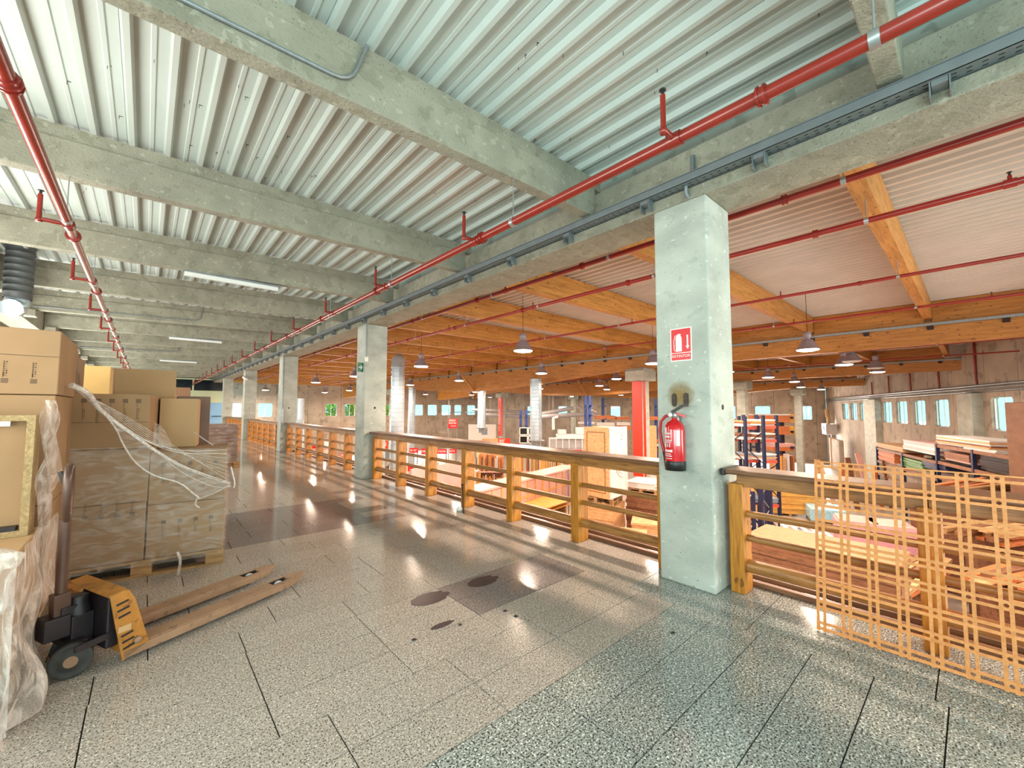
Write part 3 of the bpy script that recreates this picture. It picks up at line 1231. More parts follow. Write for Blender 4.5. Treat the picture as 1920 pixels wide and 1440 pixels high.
wall_run('wall_far', *EW, HF, 4.6, wr(*EW, [(437, 455), (485, 513), (612, 633), (648, 667), (716, 732), (776, 794), (803, 820), (829, 846), (853, 866), (877, 892)]))
wall_run('wall_back', *BW, HF, 4.6, wr(*BW, [(988, 1000), (1046, 1063), (1144, 1162), (1362, 1378), (1414, 1443), (1500, 1521)]), wz=(.55, 1.85))
rwall, RP = wall_run('wall_right', *RW, HF, 4.6, wr(*RW, [(1577, 1588.5), (1592, 1604), (1609, 1623), (1651, 1669), (1677, 1698), (1709, 1732), (1748, 1776), (1794, 1806), (1855, 1897), (1925, 1975)]))
for i, (a, c) in enumerate(((1628, 1650), (1811, 1841))):
    s0, s1 = sorted((hitw(a, *RW), hitw(c, *RW)))
    t = thing('pilaster', 'concrete pilaster on the right wall, the %s one' % ('farther' if i == 0 else 'nearer, pale'), 'pilaster', RP((s0 + s1) / 2, -.15, HF), 0, 'pilasters on the right wall')
    MB().hexa([RP(s0, -.32, HF), RP(s1, -.32, HF), RP(s1, -.003, HF), RP(s0, -.003, HF), RP(s0, -.32, 2.15), RP(s1, -.32, 2.15), RP(s1, -.003, 2.15), RP(s0, -.003, 2.15)]).build('shaft', 'concrete_pillar', t)
L_rw = math.hypot(RW[1][0] - RW[0][0], RW[1][1] - RW[0][1])
t = thing('wall_conduits', 'bundle of pipes running along the right wall above the windows', 'pipes', RP(10, -.1, 2.3))
for z, r, o_ in ((2.22, .035, .08), (2.34, .03, .1), (2.45, .045, .08)):
    MB().tube([RP(0.5, -o_, z), RP(L_rw, -o_, z)], r, 8).build('pipe_run', 'galv', t)
for i, (px, zt_) in enumerate(((1636, 3.3), (1668, 3.5), (1709, 4.2), (1763, 4.2), (1834, 4.2))):
    s_ = hitw(px, *RW)
    tag(MB().tube([RP(s_, -.05, 2.5), RP(s_, -.05, zt_)], .035, 8).build('riser_pipe', 'red_pipe_hall'), 'dark red riser pipe on the right wall, %s from the corner' % ORD[i].replace('nearest', 'first'), 'pipe', 'riser pipes on the right wall')

hf = snode('floor_hall')
bb = MB()
bb.box(4.12, -12, HF - .1, 48, 44, HF)
bb.build('floor_slab', 'hall_floor', hf)
wu = snode('wall_under_walkway')
for i in range(20):
    ya = Y0 + i * 2.02
    MB().box(3.95, ya, HF, 4.08, ya + 2.0, -.33).build('wall_panel', 'concrete_wall', wu)
wn = snode('wall_near')
bb = MB()
bb.box(4.1, -12.2, 2.2, 12, -12, 4.6)
bb.build('wall_panel', 'concrete_wall', wn)
bb = MB()
bb.box(4.1, -12, HF, 4.3, -3.6, 4.6)
bb.build('wall_panel', 'concrete_wall', wn)

ch = snode('ceiling_hall')
ROOF = 4.28
for i in range(22):
    xa = 4.0 + i * 2.0
    deck(ch, 'deck_sheet', 'deck_hall', xa, xa + 1.998, -12, 43.5, lambda x: ROOF, 4.05, pitch=.2)


def inside(x, y):
    ax, ay = RW[1]
    bx_, by_ = RW[0]
    if (bx_ - ax) * (y - ay) - (by_ - ay) * (x - ax) < 0:
        return False
    ax, ay = BW[1]
    bx_, by_ = BW[0]
    if (bx_ - ax) * (y - ay) - (by_ - ay) * (x - ax) < 0:
        return False
    return y < 42.5


GX = [14.7, 25.5, 36.8]
spans = [(4.02, GX[0] - .12, 'between walkway and first girder'), (GX[0] + .12, GX[1] - .12, 'between first and second girders'),
         (GX[1] + .12, GX[2] - .12, 'between second and third girders'), (GX[2] + .12, 46.5, 'beyond the third girder')]
for si, (xa, xb, lab) in enumerate(spans):
    n = 0
    for k in range(-1, 18):
        y = .60 + 2.44 * k
        x1 = xb
        while x1 > xa + 1 and not inside(x1, y):
            x1 -= .25
        if x1 <= xa + 1:
            continue
        bb = MB()
        # gently tapered glulam joist
        bb.hexa([(xa, y, 3.72), (x1, y, 3.78), (x1, y + .15, 3.78), (xa, y + .15, 3.72), (xa, y, 4.23), (x1, y, 4.23), (x1, y + .15, 4.23), (xa, y + .15, 4.23)])
        o = bb.build('roof_joist', 'glulam_x')
        if k < 0:
            lb = 'wooden roof joist %s, just behind the camera line' % lab
        else:
            lb = '%s orange roof joist %s' % (ORD[k].replace('nearest', 'first'), lab)
        tag(o, lb, 'joist', 'glulam roof joists')
        n += 1

for gi, gx in enumerate(GX):
    t = thing('wooden_girder', ['nearest', 'middle', 'farthest'][gi] + ' big orange laminated girder with sagging belly across the hall', 'girder', (gx, 8.8, 3.1), 0, 'laminated girders of the hall')
    ymin = -11.0 if gi == 0 else (-1.0 if gi == 1 else 4.2)
    ymax = 42.4 if gi < 2 else 31.5
    poly = [(ymin, 3.18), (8.8, 3.12)]
    for q in range(1, 24):
        f = q / 24
        y = 8.8 + 21.9 * f
        if y < ymax:
            poly.append((y, 3.12 - .56 * math.sin(PI * f) ** 1.3))
    if ymax > 31:
        poly += [(30.7, 3.12)]
        for q in range(1, 13):
            f = q / 24
            y = 30.7 + 21.9 * f
            if y < ymax:
                poly.append((y, 3.12 - .56 * math.sin(PI * f) ** 1.3))
    poly += [(poly[-1][0] + .01, 3.70), (ymin, 3.70)]
    # split into convex slices so that the belly stays clean
    bot = poly[:-2]
    bb = MB()
    for (ya, za), (yb_, zb_) in zip(bot, bot[1:]):
        bb.hexa([(gx - .11, ya, za), (gx + .11, ya, za), (gx + .11, yb_, zb_), (gx - .11, yb_, zb_), (gx - .11, ya, 3.70), (gx + .11, ya, 3.70), (gx + .11, yb_, 3.70), (gx - .11, yb_, 3.70)])
    bb.build('girder_beam', 'glulam_y', t)
    for k in range(-3, 18):
        y = .60 + 2.44 * k
        if y > ymin and y + 2.4 < ymax:
            MB().box(gx - .07, y + .152, 3.702, gx + .07, y + 2.438, 4.22).build('blocking', 'glulam_y', t)
    MB().box(gx - .2, ymin + .2, 3.60, gx - .115, ymax - .5, 3.66).build('side_rail', 'galv', t)
    for k in range(40):
        y = ymin + .6 + 1.22 * k
        if y < ymax - 1:
            bb = MB()
            bb.prism([(gx - .2, 3.598), (gx - .112, 3.598), (gx - .112, 3.50)], 'y', y, y + .12)
            bb.build('rail_bracket', 'jack_dark', t)

# knee braces under the bellies
for i, (gx, y) in enumerate(((GX[0], 19.8), (GX[1], 19.8), (GX[1], 34.5), (GX[0], 35))):
    bb = MB()
    bb.bar((gx - .14, y, 2.62), (gx - 1.25, y, 3.74), .09, .09)
    bb.bar((gx + .14, y, 2.62), (gx + 1.25, y, 3.74), .09, .09)
    tag(bb.build('knee_brace', 'glulam_x'), ['wooden brace pair at the belly of the nearest girder', 'wooden brace pair at the belly of the middle girder',
                                              'wooden brace pair at the far part of the middle girder', 'wooden brace pair at the far part of the nearest girder'][i], 'brace', 'knee braces')

# hall columns
CL = [(GX[0], 8.8, 1, 'concrete column with bright orange-red face, nearest in the hall'), (GX[1], 8.8, 0, 'plain concrete column under the middle girder, seen right of the nearest pillar'),
      (GX[2], 8.8, 0, 'plain concrete column under the farthest girder, beside the blue window'), (GX[0], 30.7, 0, 'concrete column under the nearest girder, behind a silver duct'),
      (26.0, 30.7, 1, 'distant concrete column with red face and white lettering'), (GX[2], 30.7, 0, 'plain concrete column behind the grey machine')]
for (x, y, red, lab) in CL:
    t = thing('hall_column', lab, 'column', (x, y, HF), 0, 'columns of the hall')
    bb = MB()
    bb.box(x - .25, y - .22, HF, x + .25, y + .22, 2.62)
    bb.build('shaft', 'concrete_pillar', t, bevel=.015)
    bb = MB()
    bb.prism([(x - .48, 2.62), (x + .48, 2.62), (x + .48, 3.0), (x + .36, 3.11), (x - .36, 3.11), (x - .48, 3.0)], 'y', y - .40, y + .40)
    bb.build('capital', 'concrete_pillar', t)
    if red:
        MB().box(x - .275, y - .20, -1.1, x - .252, y + .22, 2.60).build('red_face', 'red_paint', t)
        MB().box(x - .2, y - .235, -1.1, x - .05, y - .222, 2.60).build('red_edge', 'red_paint', t)
        if y > 20:
            bb = MB()
            for q in range(11):
                z = 1.4 - q * .2
                bb.box(x - .279, y + .02, z, x - .2755, y + .15, z + .03)
                bb.box(x - .279, y + .02, z, x - .2755, y + .05, z + .13)
                if q % 2:
                    bb.box(x - .279, y + .12, z, x - .2755, y + .15, z + .13)
            bb.build('lettering', 'sign_white', t)

# sprinkler pipes of the hall
for i, x in enumerate((4.47, 5.62, 8.36, 11.18, 18.0, 22.0)):
    hd = [-.8 + 3.0 * k + (.5 if i % 2 else 0) for k in range(13)]
    sprinkler_pipe(x, 3.5, .032 if i < 2 else .026, -10 if i < 5 else -2.2, 41, hd, 0, 'dark red hall sprinkler pipe, %s from the railing' % ORD[i], 3.74, 'red_pipe_hall', .1,
                   clips=[.67 + 2.44 * k for k in range(-1, 14)])

# pendant lamps
LS = []


def make_lamp():
    t = thing('pendant_lamp', 'x', 'lamp', (0, 0, 2.9))
    bb = MB()
    bb.lathe([(0, 3.30), (.07, 3.30), (.085, 3.27), (.085, 3.17), (.06, 3.15), (.06, 3.12)], (0, 0, 0), 14)
    bb.build('ballast_housing', 'lamp_shell', t)
    bb = MB()
    bb.lathe([(.06, 3.13), (.10, 3.12), (.12, 3.08), (.19, 2.96), (.225, 2.905), (.235, 2.90), (.235, 2.885), (.222, 2.885), (.218, 2.90), (.18, 2.96), (.10, 3.08), (.0, 3.09)], (0, 0, 0), 24)
    bb.build('shade', 'lamp_shell', t)
    MB().lathe([(0, 2.89), (.218, 2.889), (.212, 2.872), (.14, 2.855), (0, 2.85)], (0, 0, 0), 24).build('lens', 'lamp_glow', t)
    MB().tube([(0, 0, 3.3), (0, 0, 4.27)], .006, 6).build('suspension_rod', 'jack_dark', t)
    MB().box(.225, -.012, 2.86, .245, .012, 2.93).build('clip', 'steel', t)
    l = bpy.data.lights.new('lamp_light', 'AREA')
    l.shape = 'DISK'
    l.size = .40
    l.energy = LAMP_W
    l.color = lin(LAMP_COL)[:3]
    lo = bpy.data.objects.new('lamp_light', l)
    COL.objects.link(lo)
    lo.parent = t
    lo.location = (0, 0, -.06)
    return t


rows = {6.65: [-2.0, 2.95, 7.08, 11.94, 17.6, 23.1, 29.2, 35.4, 40.9], 11.4: [-3, 2.5, 6.4, 11.1, 16.7, 21.7, 26.6, 31.3, 37], 16.0: [2.6, 6, 10.8, 15.8, 21, 27, 33.5, 39],
        20.0: [2.3, 5.84, 10.3, 14.7, 19.6, 27, 35], 24.0: [5.87, 11, 17, 24, 33], 30.0: [7, 14, 22, 37.6], 34.5: [6.9, 15, 22.8, 29]}
RN = {6.65: 'first row from the railing', 11.4: 'second row from the railing', 16.0: 'third row from the railing', 20.0: 'fourth row from the railing', 24.0: 'fifth row from the railing',
      30.0: 'sixth row from the railing', 34.5: 'seventh and last row'}
proto = make_lamp()
first = True
for x, ys in rows.items():
    n = 0
    for y in ys:
        lab = 'bell-shaped hall lamp, lit, %s in the %s' % (ORD[n].replace('nearest', 'first'), RN[x])
        n += 1
        if first:
            proto.location = (x, y, 2.9)
            proto['label'] = lab
            proto['group'] = 'pendant lamps of the hall'
            first = False
            near_light = [c_ for c_ in proto.children if c_.type == 'LIGHT'][0].data
        else:
            d = dup(proto, (x, y, 2.9), None, lab, 'pendant lamps of the hall')
            if x > 7:
                far_light = bpy.data.lights.get('lamp_light_far') or near_light.copy()
                far_light.name = 'lamp_light_far'
                far_light.energy = LAMP_W
                for ch_ in d.children:
                    if ch_.type == 'LIGHT':
                        ch_.data = far_light
near_light.energy = LAMP_W * 1.7      # the row next to the railing
for i, (px, py) in enumerate(((1597, 675), (1642, 688))):
    c = at(px, py, z=2.92)
    d = dup(proto, (c.x, c.y, 2.9), None, ['unlit grey hall lamp before the right wall, the left of the two', 'unlit grey hall lamp before the right wall, the right of the two'][i], 'unlit pendant lamps')
    for ch in list(d.children):
        if ch.type == 'LIGHT':
            bpy.data.objects.remove(ch)
        elif ch.name.startswith('lens'):
            ch.data = ch.data.copy()
            ch.data.materials[0] = M['lamp_off']


def atd(px, py, dep):
    """survey point at a given distance ahead of the camera"""
    return CAMLOC + (CR * ((px - 960) / FPX) - CU * ((py - 720) / FPX) + _f) * dep


# silver ducts
def silver_duct(px, ztop, zbot, dep, dia, lab, elbow=False, plate=False):
    c = atd(px, 773, dep)
    t = thing('silver_duct', lab, 'duct', (c.x, c.y, zbot), 0, 'shiny silver ducts in the hall')
    bb = MB()
    pr = []
    z = zbot
    r = dia / 2
    while z < ztop - .1:
        pr += [(r, z), (r, z + .13), (r * 1.05, z + .14), (r * 1.05, z + .16), (r, z + .17)]
        z += .17
    bb.lathe(pr, (c.x, c.y, 0), 10, smooth=False)
    bb.build('duct_pipe', 'duct_steel', t)
    if elbow:
        MB().tube([(c.x, c.y, ztop - .1), (c.x, c.y, ztop + .1), (c.x + .2, c.y + .35, ztop + .3), (c.x + .4, c.y + .9, ztop + .32)], r, 12).build('elbow', 'duct_steel', t)
    if plate:
        MB().lathe([(0, zbot - .05), (r * 1.5, zbot - .05), (r * 1.5, zbot), (0, zbot)], (c.x, c.y, 0), 12).build('flange', 'galv', t)
        MB().lathe([(r * .8, zbot - .35), (r * .9, zbot - .05)], (c.x, c.y, 0), 12).build('hopper', 'galv', t)
    return t


silver_duct(745, 3.1, HF, 15.5, .5, 'thick silver duct just right of the second pillar', elbow=True)
silver_duct(772, 2.9, HF, 27, .46, 'thinner silver duct behind the first one')
silver_duct(903, 2.75, .25, 28, .55, 'silver duct left of the red lettered column', plate=True)
silver_duct(1005, 2.95, .05, 19.5, .56, 'silver duct ending above the grey machine', plate=True)
silver_duct(563, 2.2, HF, 30, .5, 'silver duct seen between the third and second pillars')

# horizontal extraction pipes before the back wall
for i, (pxa, pya, pxb, pyb, dep, r) in enumerate(((885, 768, 1000, 773, 42, .14), (905, 778, 1000, 781, 41, .2), (1010, 777, 1075, 765, 36, .18), (1010, 782, 1100, 776, 35, .2), (1080, 762, 1120, 775, 34, .12))):
    a, c = atd(pxa, pya, dep), atd(pxb, pyb, dep)
    tag(MB().tube([a, c], r, 10).tube([a.lerp(c, .3), a.lerp(c, .3) + Vector((0, 0, 4.22 - a.lerp(c, .3).z))], .02, 5).tube([a.lerp(c, .8), a.lerp(c, .8) + Vector((0, 0, 4.22 - a.lerp(c, .8).z))], .02, 5).build('extraction_pipe', 'machine_grey'), 'pale extraction pipe before the back wall, %s from the left' % ORD[i].replace('nearest', 'first'), 'pipe', 'extraction pipes')
t = thing('pipe_run', 'thin pipe loop on the far left wall', 'pipe', at(900, 775, y=40))
MB().tube([at(840, 810, y=40), at(840, 778, y=40), at(846, 773, y=40), at(895, 773, y=40)], .05, 8).build('bent_pipe', 'galv', t)

# trees outside the yellow-green windows
for i, px in enumerate((622, 657, 724)):
    c = at(px, 770, y=49)
    bb = MB()
    rq = random.Random(20 + i)
    for q in range(900):
        p = Vector((c.x + rq.gauss(0, .55), c.y + rq.gauss(0, .5), c.z + rq.gauss(0, .8)))
        s_ = .16
        a = Vector((rq.uniform(-1, 1), rq.uniform(-1, 1), rq.uniform(-1, 1))).normalized()
        e = a.cross(Vector((0, 0, 1))).normalized()
        bb.add([p - e * s_, p + a * s_ * .8, p + e * s_, p - a * s_ * .8], [(0, 1, 2, 3)])
    t = thing('garden_tree', 'yellow-green tree outside the far window, %s from the left' % ORD[i].replace('nearest', 'first'), 'tree', (c.x, c.y, HF), 0, 'trees outside the far windows')
    bb.build('foliage', 'leaf', t, kind='stuff')
    MB().tube([(c.x, c.y, HF), (c.x, c.y, c.z)], .15, 8).build('trunk', 'board_brown', t)
bb = MB()
bb.box(-30, 44, HF - .1, 80, 90, HF)
bb.box(48.3, -40, HF - .1, 90, 44, HF)
struct(bb.build('ground_outside', 'hall_floor'))

# ================================================================== cartons, pallets and film on the walkway
def pallet(cx, cy, rz, lx, ly, lab, zb=0.0, h=.144, m='pallet_wood', group='wooden pallets'):
    t = thing('pallet', lab, 'pallet', (cx, cy, zb), rz, group)
    n = 5
    for i in range(n):
        y = -ly / 2 + .05 + (ly - .1) * i / (n - 1)
        MB().box(-lx / 2, y - .05, h - .022, lx / 2, y + .05, h).build('deck_board', m, t, local=True)
    for y in (-ly / 2 + .05, 0, ly / 2 - .05):
        MB().box(-lx / 2, y - .05, 0, lx / 2, y + .05, .02).build('base_board', m, t, local=True)
    for x in (-lx / 2 + .07, 0, lx / 2 - .07):
        MB().box(x - .07, -ly / 2, h - .044, x + .07, ly / 2, h - .022).build('stringer', m, t, local=True)
        for y in (-ly / 2 + .05, 0, ly / 2 - .05):
            MB().box(x - .07, y - .05, .02, x + .07, y + .05, h - .044).build('block', m, t, local=True)
    return t


def carton(cx, cy, z, rz, lx, ly, h, lab, m='cardboard', prints=0, pz=.5, group=None, pdir=1, tape=True, pwid=.035, plen=.12, seam=None, side=False):
    t = thing('carton', lab, 'box', (cx, cy, z), rz, group)
    MB().box(-lx / 2, -ly / 2, .002, lx / 2, ly / 2, h).build('carton_body', m, t, bevel=.006, local=True)
    if tape:
        # closed flaps leave a seam across the lid
        MB().box(-lx / 2 + .004, -.028, h - .0005, lx / 2 - .004, .028, h + .0012).build('tape', 'cardboard_pale', t, local=True)
    if seam:
        MB().box(-lx / 2 + .003, -ly / 2 - .0015, seam - .002, lx / 2 - .003, -ly / 2 + .001, seam + .002).build('flap_seam', 'print_ink', t, local=True)
    if prints:
        for i in range(prints):
            x = -lx / 2 + lx * (i + 1.0) / (prints + .9)
            bb = MB()
            yf = -ly / 2 - .0012
            zz = h * pz
            for q in range(4):
                bb.box(x - pwid / 2, yf, zz + q * pwid * .26, x + pwid / 2, yf + .001, zz + q * pwid * .26 + pwid * .19)
            bb.box(x - pwid * .3, yf, zz - .035 * pdir, x - pwid * .2, yf + .001, zz - .008 * pdir) if pdir > 0 else bb.box(x - pwid * .3, yf, zz + pwid * 1.2, x - pwid * .2, yf + .001, zz + pwid * 1.2 + .03)
            rq = random.Random(i * 7 + prints)
            z0_ = zz - .045 if pdir > 0 else zz + pwid * 1.2 + .01
            L_ = plen * rq.uniform(.6, 1)
            a = 0
            while a < L_:
                s_ = rq.uniform(.008, .013)
                za, zb_ = (z0_ - a - s_, z0_ - a) if pdir > 0 else (z0_ + a, z0_ + a + s_)
                bb.box(x - .009, yf, za, x - .004, yf + .001, zb_)
                bb.box(x - .009, yf, za, x + .008, yf + .001, za + .003)
                if rq.random() < .6:
                    bb.box(x + .004, yf, za, x + .008, yf + .001, zb_)
                a += s_ + .004
            bb.build('print_marks', 'print_ink', t, local=True)
    return t


RZ = -.138
O = Vector((.62, 4.91, 0))
UL = Vector((-math.cos(RZ), -math.sin(RZ), 0))
VB = Vector((-math.sin(RZ), math.cos(RZ), 0))


def BP(u, v, z=0):
    return O + UL * u + VB * v + Vector((0, 0, z))


def bcarton(u0, u1, v0, v1, z0, z1, lab, **k):
    c = BP((u0 + u1) / 2, (v0 + v1) / 2)
    return carton(c.x, c.y, z0, RZ, u1 - u0, v1 - v0, z1 - z0, lab, **k)


c = BP(.6, .4)
pallet(c.x, c.y, RZ, 1.2, .8, 'pale wooden pallet under the film-wrapped cartons, behind the pallet jack')
G = 'brown cartons on the wrapped pallet'
bcarton(.006, .58, .01, .80, .145, .62, 'lower right carton on the wrapped pallet', prints=4, pz=.62, group=G, plen=.1)
bcarton(.01, .58, .01, .80, .622, 1.10, 'upper right carton on the wrapped pallet, with small dark prints', prints=5, pz=.72, group=G, plen=.12)
bcarton(.59, 1.18, .01, .80, .145, .66, 'lower left carton on the wrapped pallet', prints=5, pz=.78, pdir=-1, group=G, plen=.1, m='cardboard')
bcarton(.585, 1.18, .01, .80, .662, 1.14, 'middle left carton on the wrapped pallet', group=G)
bcarton(.60, 1.20, -.01, .80, 1.142, 1.625, 'tall top carton on the wrapped pallet with a row of six printed marks', prints=6, pz=.84, group=G, plen=.13, seam=.235)
bcarton(.28, .585, .45, .80, 1.102, 1.60, 'pale narrow carton standing upright on the wrapped pallet', m='cardboard_pale', group=G, tape=False)
# second pallet behind
pallet(-.02, 6.42, -.03, 1.2, .8, 'wooden pallet hidden behind the wrapped cartons')
carton(-.30, 6.42, .145, -.03, .6, .8, .93, 'carton at the bottom left of the second pallet', group='cartons on the second pallet')
carton(.30, 6.42, .145, -.03, .58, .8, .93, 'carton at the bottom right of the second pallet', group='cartons on the second pallet')
carton(.0, 6.3, 1.077, -.03, .50, .78, .84, 'big plain light-brown carton on top of the second pallet', m='cardboard_pale', group='cartons on the second pallet')
carton(.42, 6.3, 1.077, -.03, .30, .75, .56, 'dark film-wrapped carton beside the big plain one', m='cardboard_brown', group='cartons on the second pallet', tape=False)
# third
pallet(-.65, 8.5, 0, 1.2, .8, 'wooden pallet in the third row of cartons')
carton(-.65, 8.5, .145, 0, 1.15, .78, 1.10, 'wide low carton in the third row', group='cartons in the third row')
carton(-.60, 8.5, 1.247, 0, .40, .6, .85, 'yellowish open carton standing tall in the third row', m='cardboard_yellow', group='cartons in the third row', tape=False)
pallet(-.1, 10.4, 0, 1.2, .8, 'wooden pallet in the fourth row of cartons')
carton(-.1, 10.4, .145, 0, 1.15, .78, 1.2, 'wide lower carton in the fourth row', group='cartons in the fourth row')
carton(-.1, 10.4, 1.347, 0, .8, .6, .86, 'dark mottled carton peeping over the big plain one', m='cardboard_brown', group='cartons in the fourth row')
pallet(1.32, 13.1, .1, .95, 1.2, 'pallet under the dark brown slatted pile')
t = thing('wrapped_pile', 'dark brown film-wrapped pile of boards at the end of the cartons', 'pile', (1.32, 13.1, .146), .1)
for i in range(11):
    q = .012 * math.sin(i * 2.3)
    MB().box(-.42 + q, -.55, .002 + i * .086, .42 + q, .55, i * .086 + .08).build('board_bundle', 'cardboard_brown', t, local=True)
MB().box(-.44, -.57, 0.0, .44, .57, .965).build('clear_wrap', 'film', t, local=True)
carton(.4, 15.5, 0, 0, 1.3, .8, 1.15, 'brown carton far back beside the pale partition, lower one', m='cardboard_dim')
carton(.4, 15.5, 1.152, 0, 1.1, .7, .95, 'brown carton far back beside the pale partition, upper one', m='cardboard_dim')

# tall stack at left edge
GA = 'cartons of the tall stack at the left edge'
pallet(-1.1, 4.62, 0, 1.25, .9, 'pallet under the tall stack at the left edge')
carton(-1.075, 4.62, .145, 0, 1.22, .88, .70, 'lowest carton of the tall stack at left', group=GA)
carton(-1.075, 4.62, .847, 0, 1.22, .88, .74, 'large plain carton in the middle of the tall left stack', group=GA)
carton(-1.075, 4.62, 1.589, 0, 1.235, .90, .44, 'top carton of the tall left stack with three printed marks', prints=9, pz=.17, pdir=-1, group=GA, plen=.12, pwid=.03, seam=.26)
carton(-1.15, 5.62, 0, 0, 1.22, .9, 2.08, 'tall greyish carton standing behind the left stack', m='cardboard_dim', group='cartons behind the left stack')
carton(-1.16, 6.25, 0, 0, 1.2, .25, 2.02, 'tall dark purple-brown carton squeezed behind the left stack', m='cardboard_brown', group='cartons behind the left stack', tape=False)
carton(-1.15, 6.75, 0, 0, 1.16, .6, 2.06, 'tall pale carton, last one behind the left stack', m='cardboard', group='cartons behind the left stack', tape=False)

# nearest pile: big low box with a shallow crate on it, in torn film
pallet(-1.06, 3.52, 0, 1.2, 1.1, 'pallet under the nearest film-draped pile')
carton(-1.06, 3.52, .145, 0, 1.17, 1.08, .59, 'low carton with pale lid in the near left corner', m='cardboard_pale', group='near left pile', tape=False)
t = thing('shallow_crate', 'shallow chipboard crate standing on edge on the near left carton', 'crate', (-1.10, 3.9, .737), 0, 'near left pile')
for q in ((-.60, -.09, 0, -.565, .09, .72), (.565, -.09, 0, .60, .09, .72), (-.565, -.09, 0, .565, .09, .035), (-.565, -.09, .685, .565, .09, .72)):
    MB().box(*q).build('frame_board', 'chipboard', t, local=True)
MB().box(-.565, -.03, .035, .565, -.01, .685).build('inner_panel', 'cardboard', t, local=True)
MB().box(-.565, -.085, .655, .50, -.06, .683).build('metal_strip', 'steel', t, local=True)
MB().box(-.5, -.088, .0355, .55, -.03, .06).build('bottom_batten', 'jack_dark', t, local=True)


def sheet(name, m, fn, nu, nv, parent, label=None):
    vv, ff = [], []
    for i in range(nu + 1):
        for j in range(nv + 1):
            vv.append(fn(i / nu, j / nv))
    for i in range(nu):
        for j in range(nv):
            a = i * (nv + 1) + j
            ff.append((a, a + 1, a + nv + 2, a + nv + 1))
    bb = MB()
    bb.add(vv, ff, True)
    return bb.build(name, m, parent, label)


# torn film drapes
t = thing('torn_film', 'loose torn stretch film hanging over the near left pile', 'film', (-.44, 3.4, 0))


def f1(u, v):
    y = 4.1 - 1.25 * u
    z = .80 * (1 - v) + .015
    w_ = .018 * math.sin(23 * u + 3 * v) + .022 * math.sin(9 * u + 9 * v) + .012 * math.sin(41 * u - 6 * v)
    return (-.428 + .012 + w_ * (0.3 + v) + .05 * v * v * (1 + .5 * math.sin(11 * u)), y, z)


sheet('film_side', 'film_dense', f1, 48, 26, t)


def f2(u, v):
    x = -1.65 + 1.24 * u
    z = .83 * (1 - v) + .015
    w_ = .02 * math.sin(19 * u + 5 * v) + .015 * math.sin(37 * u)
    return (x, 2.955 - w_ * (.2 + v) - .02, z)


sheet('film_front', 'film_dense', f2, 40, 20, t)


def f3(u, v):
    y = 4.13 - .3 * u
    z = 1.55 - .85 * v
    return (-.47 + .02 * math.sin(14 * v + 9 * u) + .045 * math.sin(PI * v) * (1 - u), y, z)


sheet('film_neck', 'film_dense', f3, 10, 22, t)


def f4(u, v):
    a = .02 * math.sin(17 * u) + .03 * math.sin(31 * u + 5 * v)
    return (-1.62 + 1.2 * u, 3.1 + .15 * v + a, .745 + .06 * math.sin(PI * v) * (1 + .5 * math.sin(23 * u)))


sheet('film_fold', 'film_dense', f4, 40, 8, t)
t = thing('stretch_film', 'clear stretch film wrapped around the cartons behind the pallet jack, with creased strands', 'film', BP(.6, 0))


def f5(u, v):
    w_ = .004 * math.sin(40 * u + 12 * v) + .005 * math.sin(13 * v + 3 * u)
    p = BP(-.012 + 1.205 * u, -.022 + w_, .10 + (1.02 if u < .49 else 1.02 + .04) * (1 - v))
    return p


sheet('film_front', 'film', f5, 40, 20, t)


def f6(u, v):
    return BP(-.014 + .003 * math.sin(20 * v), -.02 + .83 * u, .10 + 1.02 * (1 - v))


sheet('film_side', 'film', f6, 10, 10, t)


def strand(pts, y, r, m='film_strand', name='film_strand', n=6):
    P_ = [at(px, py, y=y + dy) for (px, py, dy) in pts]
    out = []
    for i in range(len(P_) - 1):
        p0_, p1_ = P_[max(i - 1, 0)], P_[i]
        p2_, p3_ = P_[i + 1], P_[min(i + 2, len(P_) - 1)]
        for k_ in range(4):
            s_ = k_ / 4
            out.append(.5 * ((2 * p1_) + (-p0_ + p2_) * s_ + (2 * p0_ - 5 * p1_ + 4 * p2_ - p3_) * s_ * s_ + (-p0_ + 3 * p1_ - 3 * p2_ + p3_) * s_ ** 3))
    out.append(P_[-1])
    rs = r if isinstance(r, (int, float)) else [r[0] + (r[1] - r[0]) * i / (len(out) - 1) for i in range(len(out))]
    MB().tube(out, rs, n).build(name, m, t)


main = [(133, 722, -.35), (165, 738, -.25), (185, 765, -.1), (215, 790, 0), (250, 815, 0), (285, 840, 0), (335, 870, 0), (380, 888, 0), (432, 905, 0)]
low = [(185, 765, -.1), (215, 800, 0), (232, 835, 0), (255, 868, 0), (290, 892, 0), (335, 905, 0), (362, 925, 0), (374, 935, 0)]
strand(main, 4.80, (.022, .004))
strand([(x, y + 3, d - .01) for x, y, d in main[3:]], 4.80, .004)
strand(low, 4.80, (.006, .008))
strand([(374, 935, 0), (400, 925, 0), (432, 909, 0)], 4.80, .005)
strand([(372, 930, 0), (366, 945, 0), (374, 952, 0)], 4.80, .006)
strand([(215, 792, 0), (290, 833, 0), (350, 845, 0), (425, 843, 0)], 4.80, .003)
strand([(250, 815, 0), (330, 848, 0), (425, 850, 0)], 4.80, .003)
strand([(290, 842, 0), (340, 885, 0), (400, 912, 0), (434, 912, 0)], 4.80, .003)
strand([(333, 775, .9), (345, 795, .8), (370, 815, .5), (400, 835, .3)], 4.85, .006)
strand([(433, 875, 0), (440, 905, -.02), (438, 915, -.02)], 4.80, .007)
for q in range(7):
    strand([(140 + q * 6, 730 + q * 3, -.2), (200 + q * 8, 775 + q * 2, 0), (300 + q * 9, 836 + q * 3, 0), (428, 852 + q * 8, 0)], 4.80, .0016)


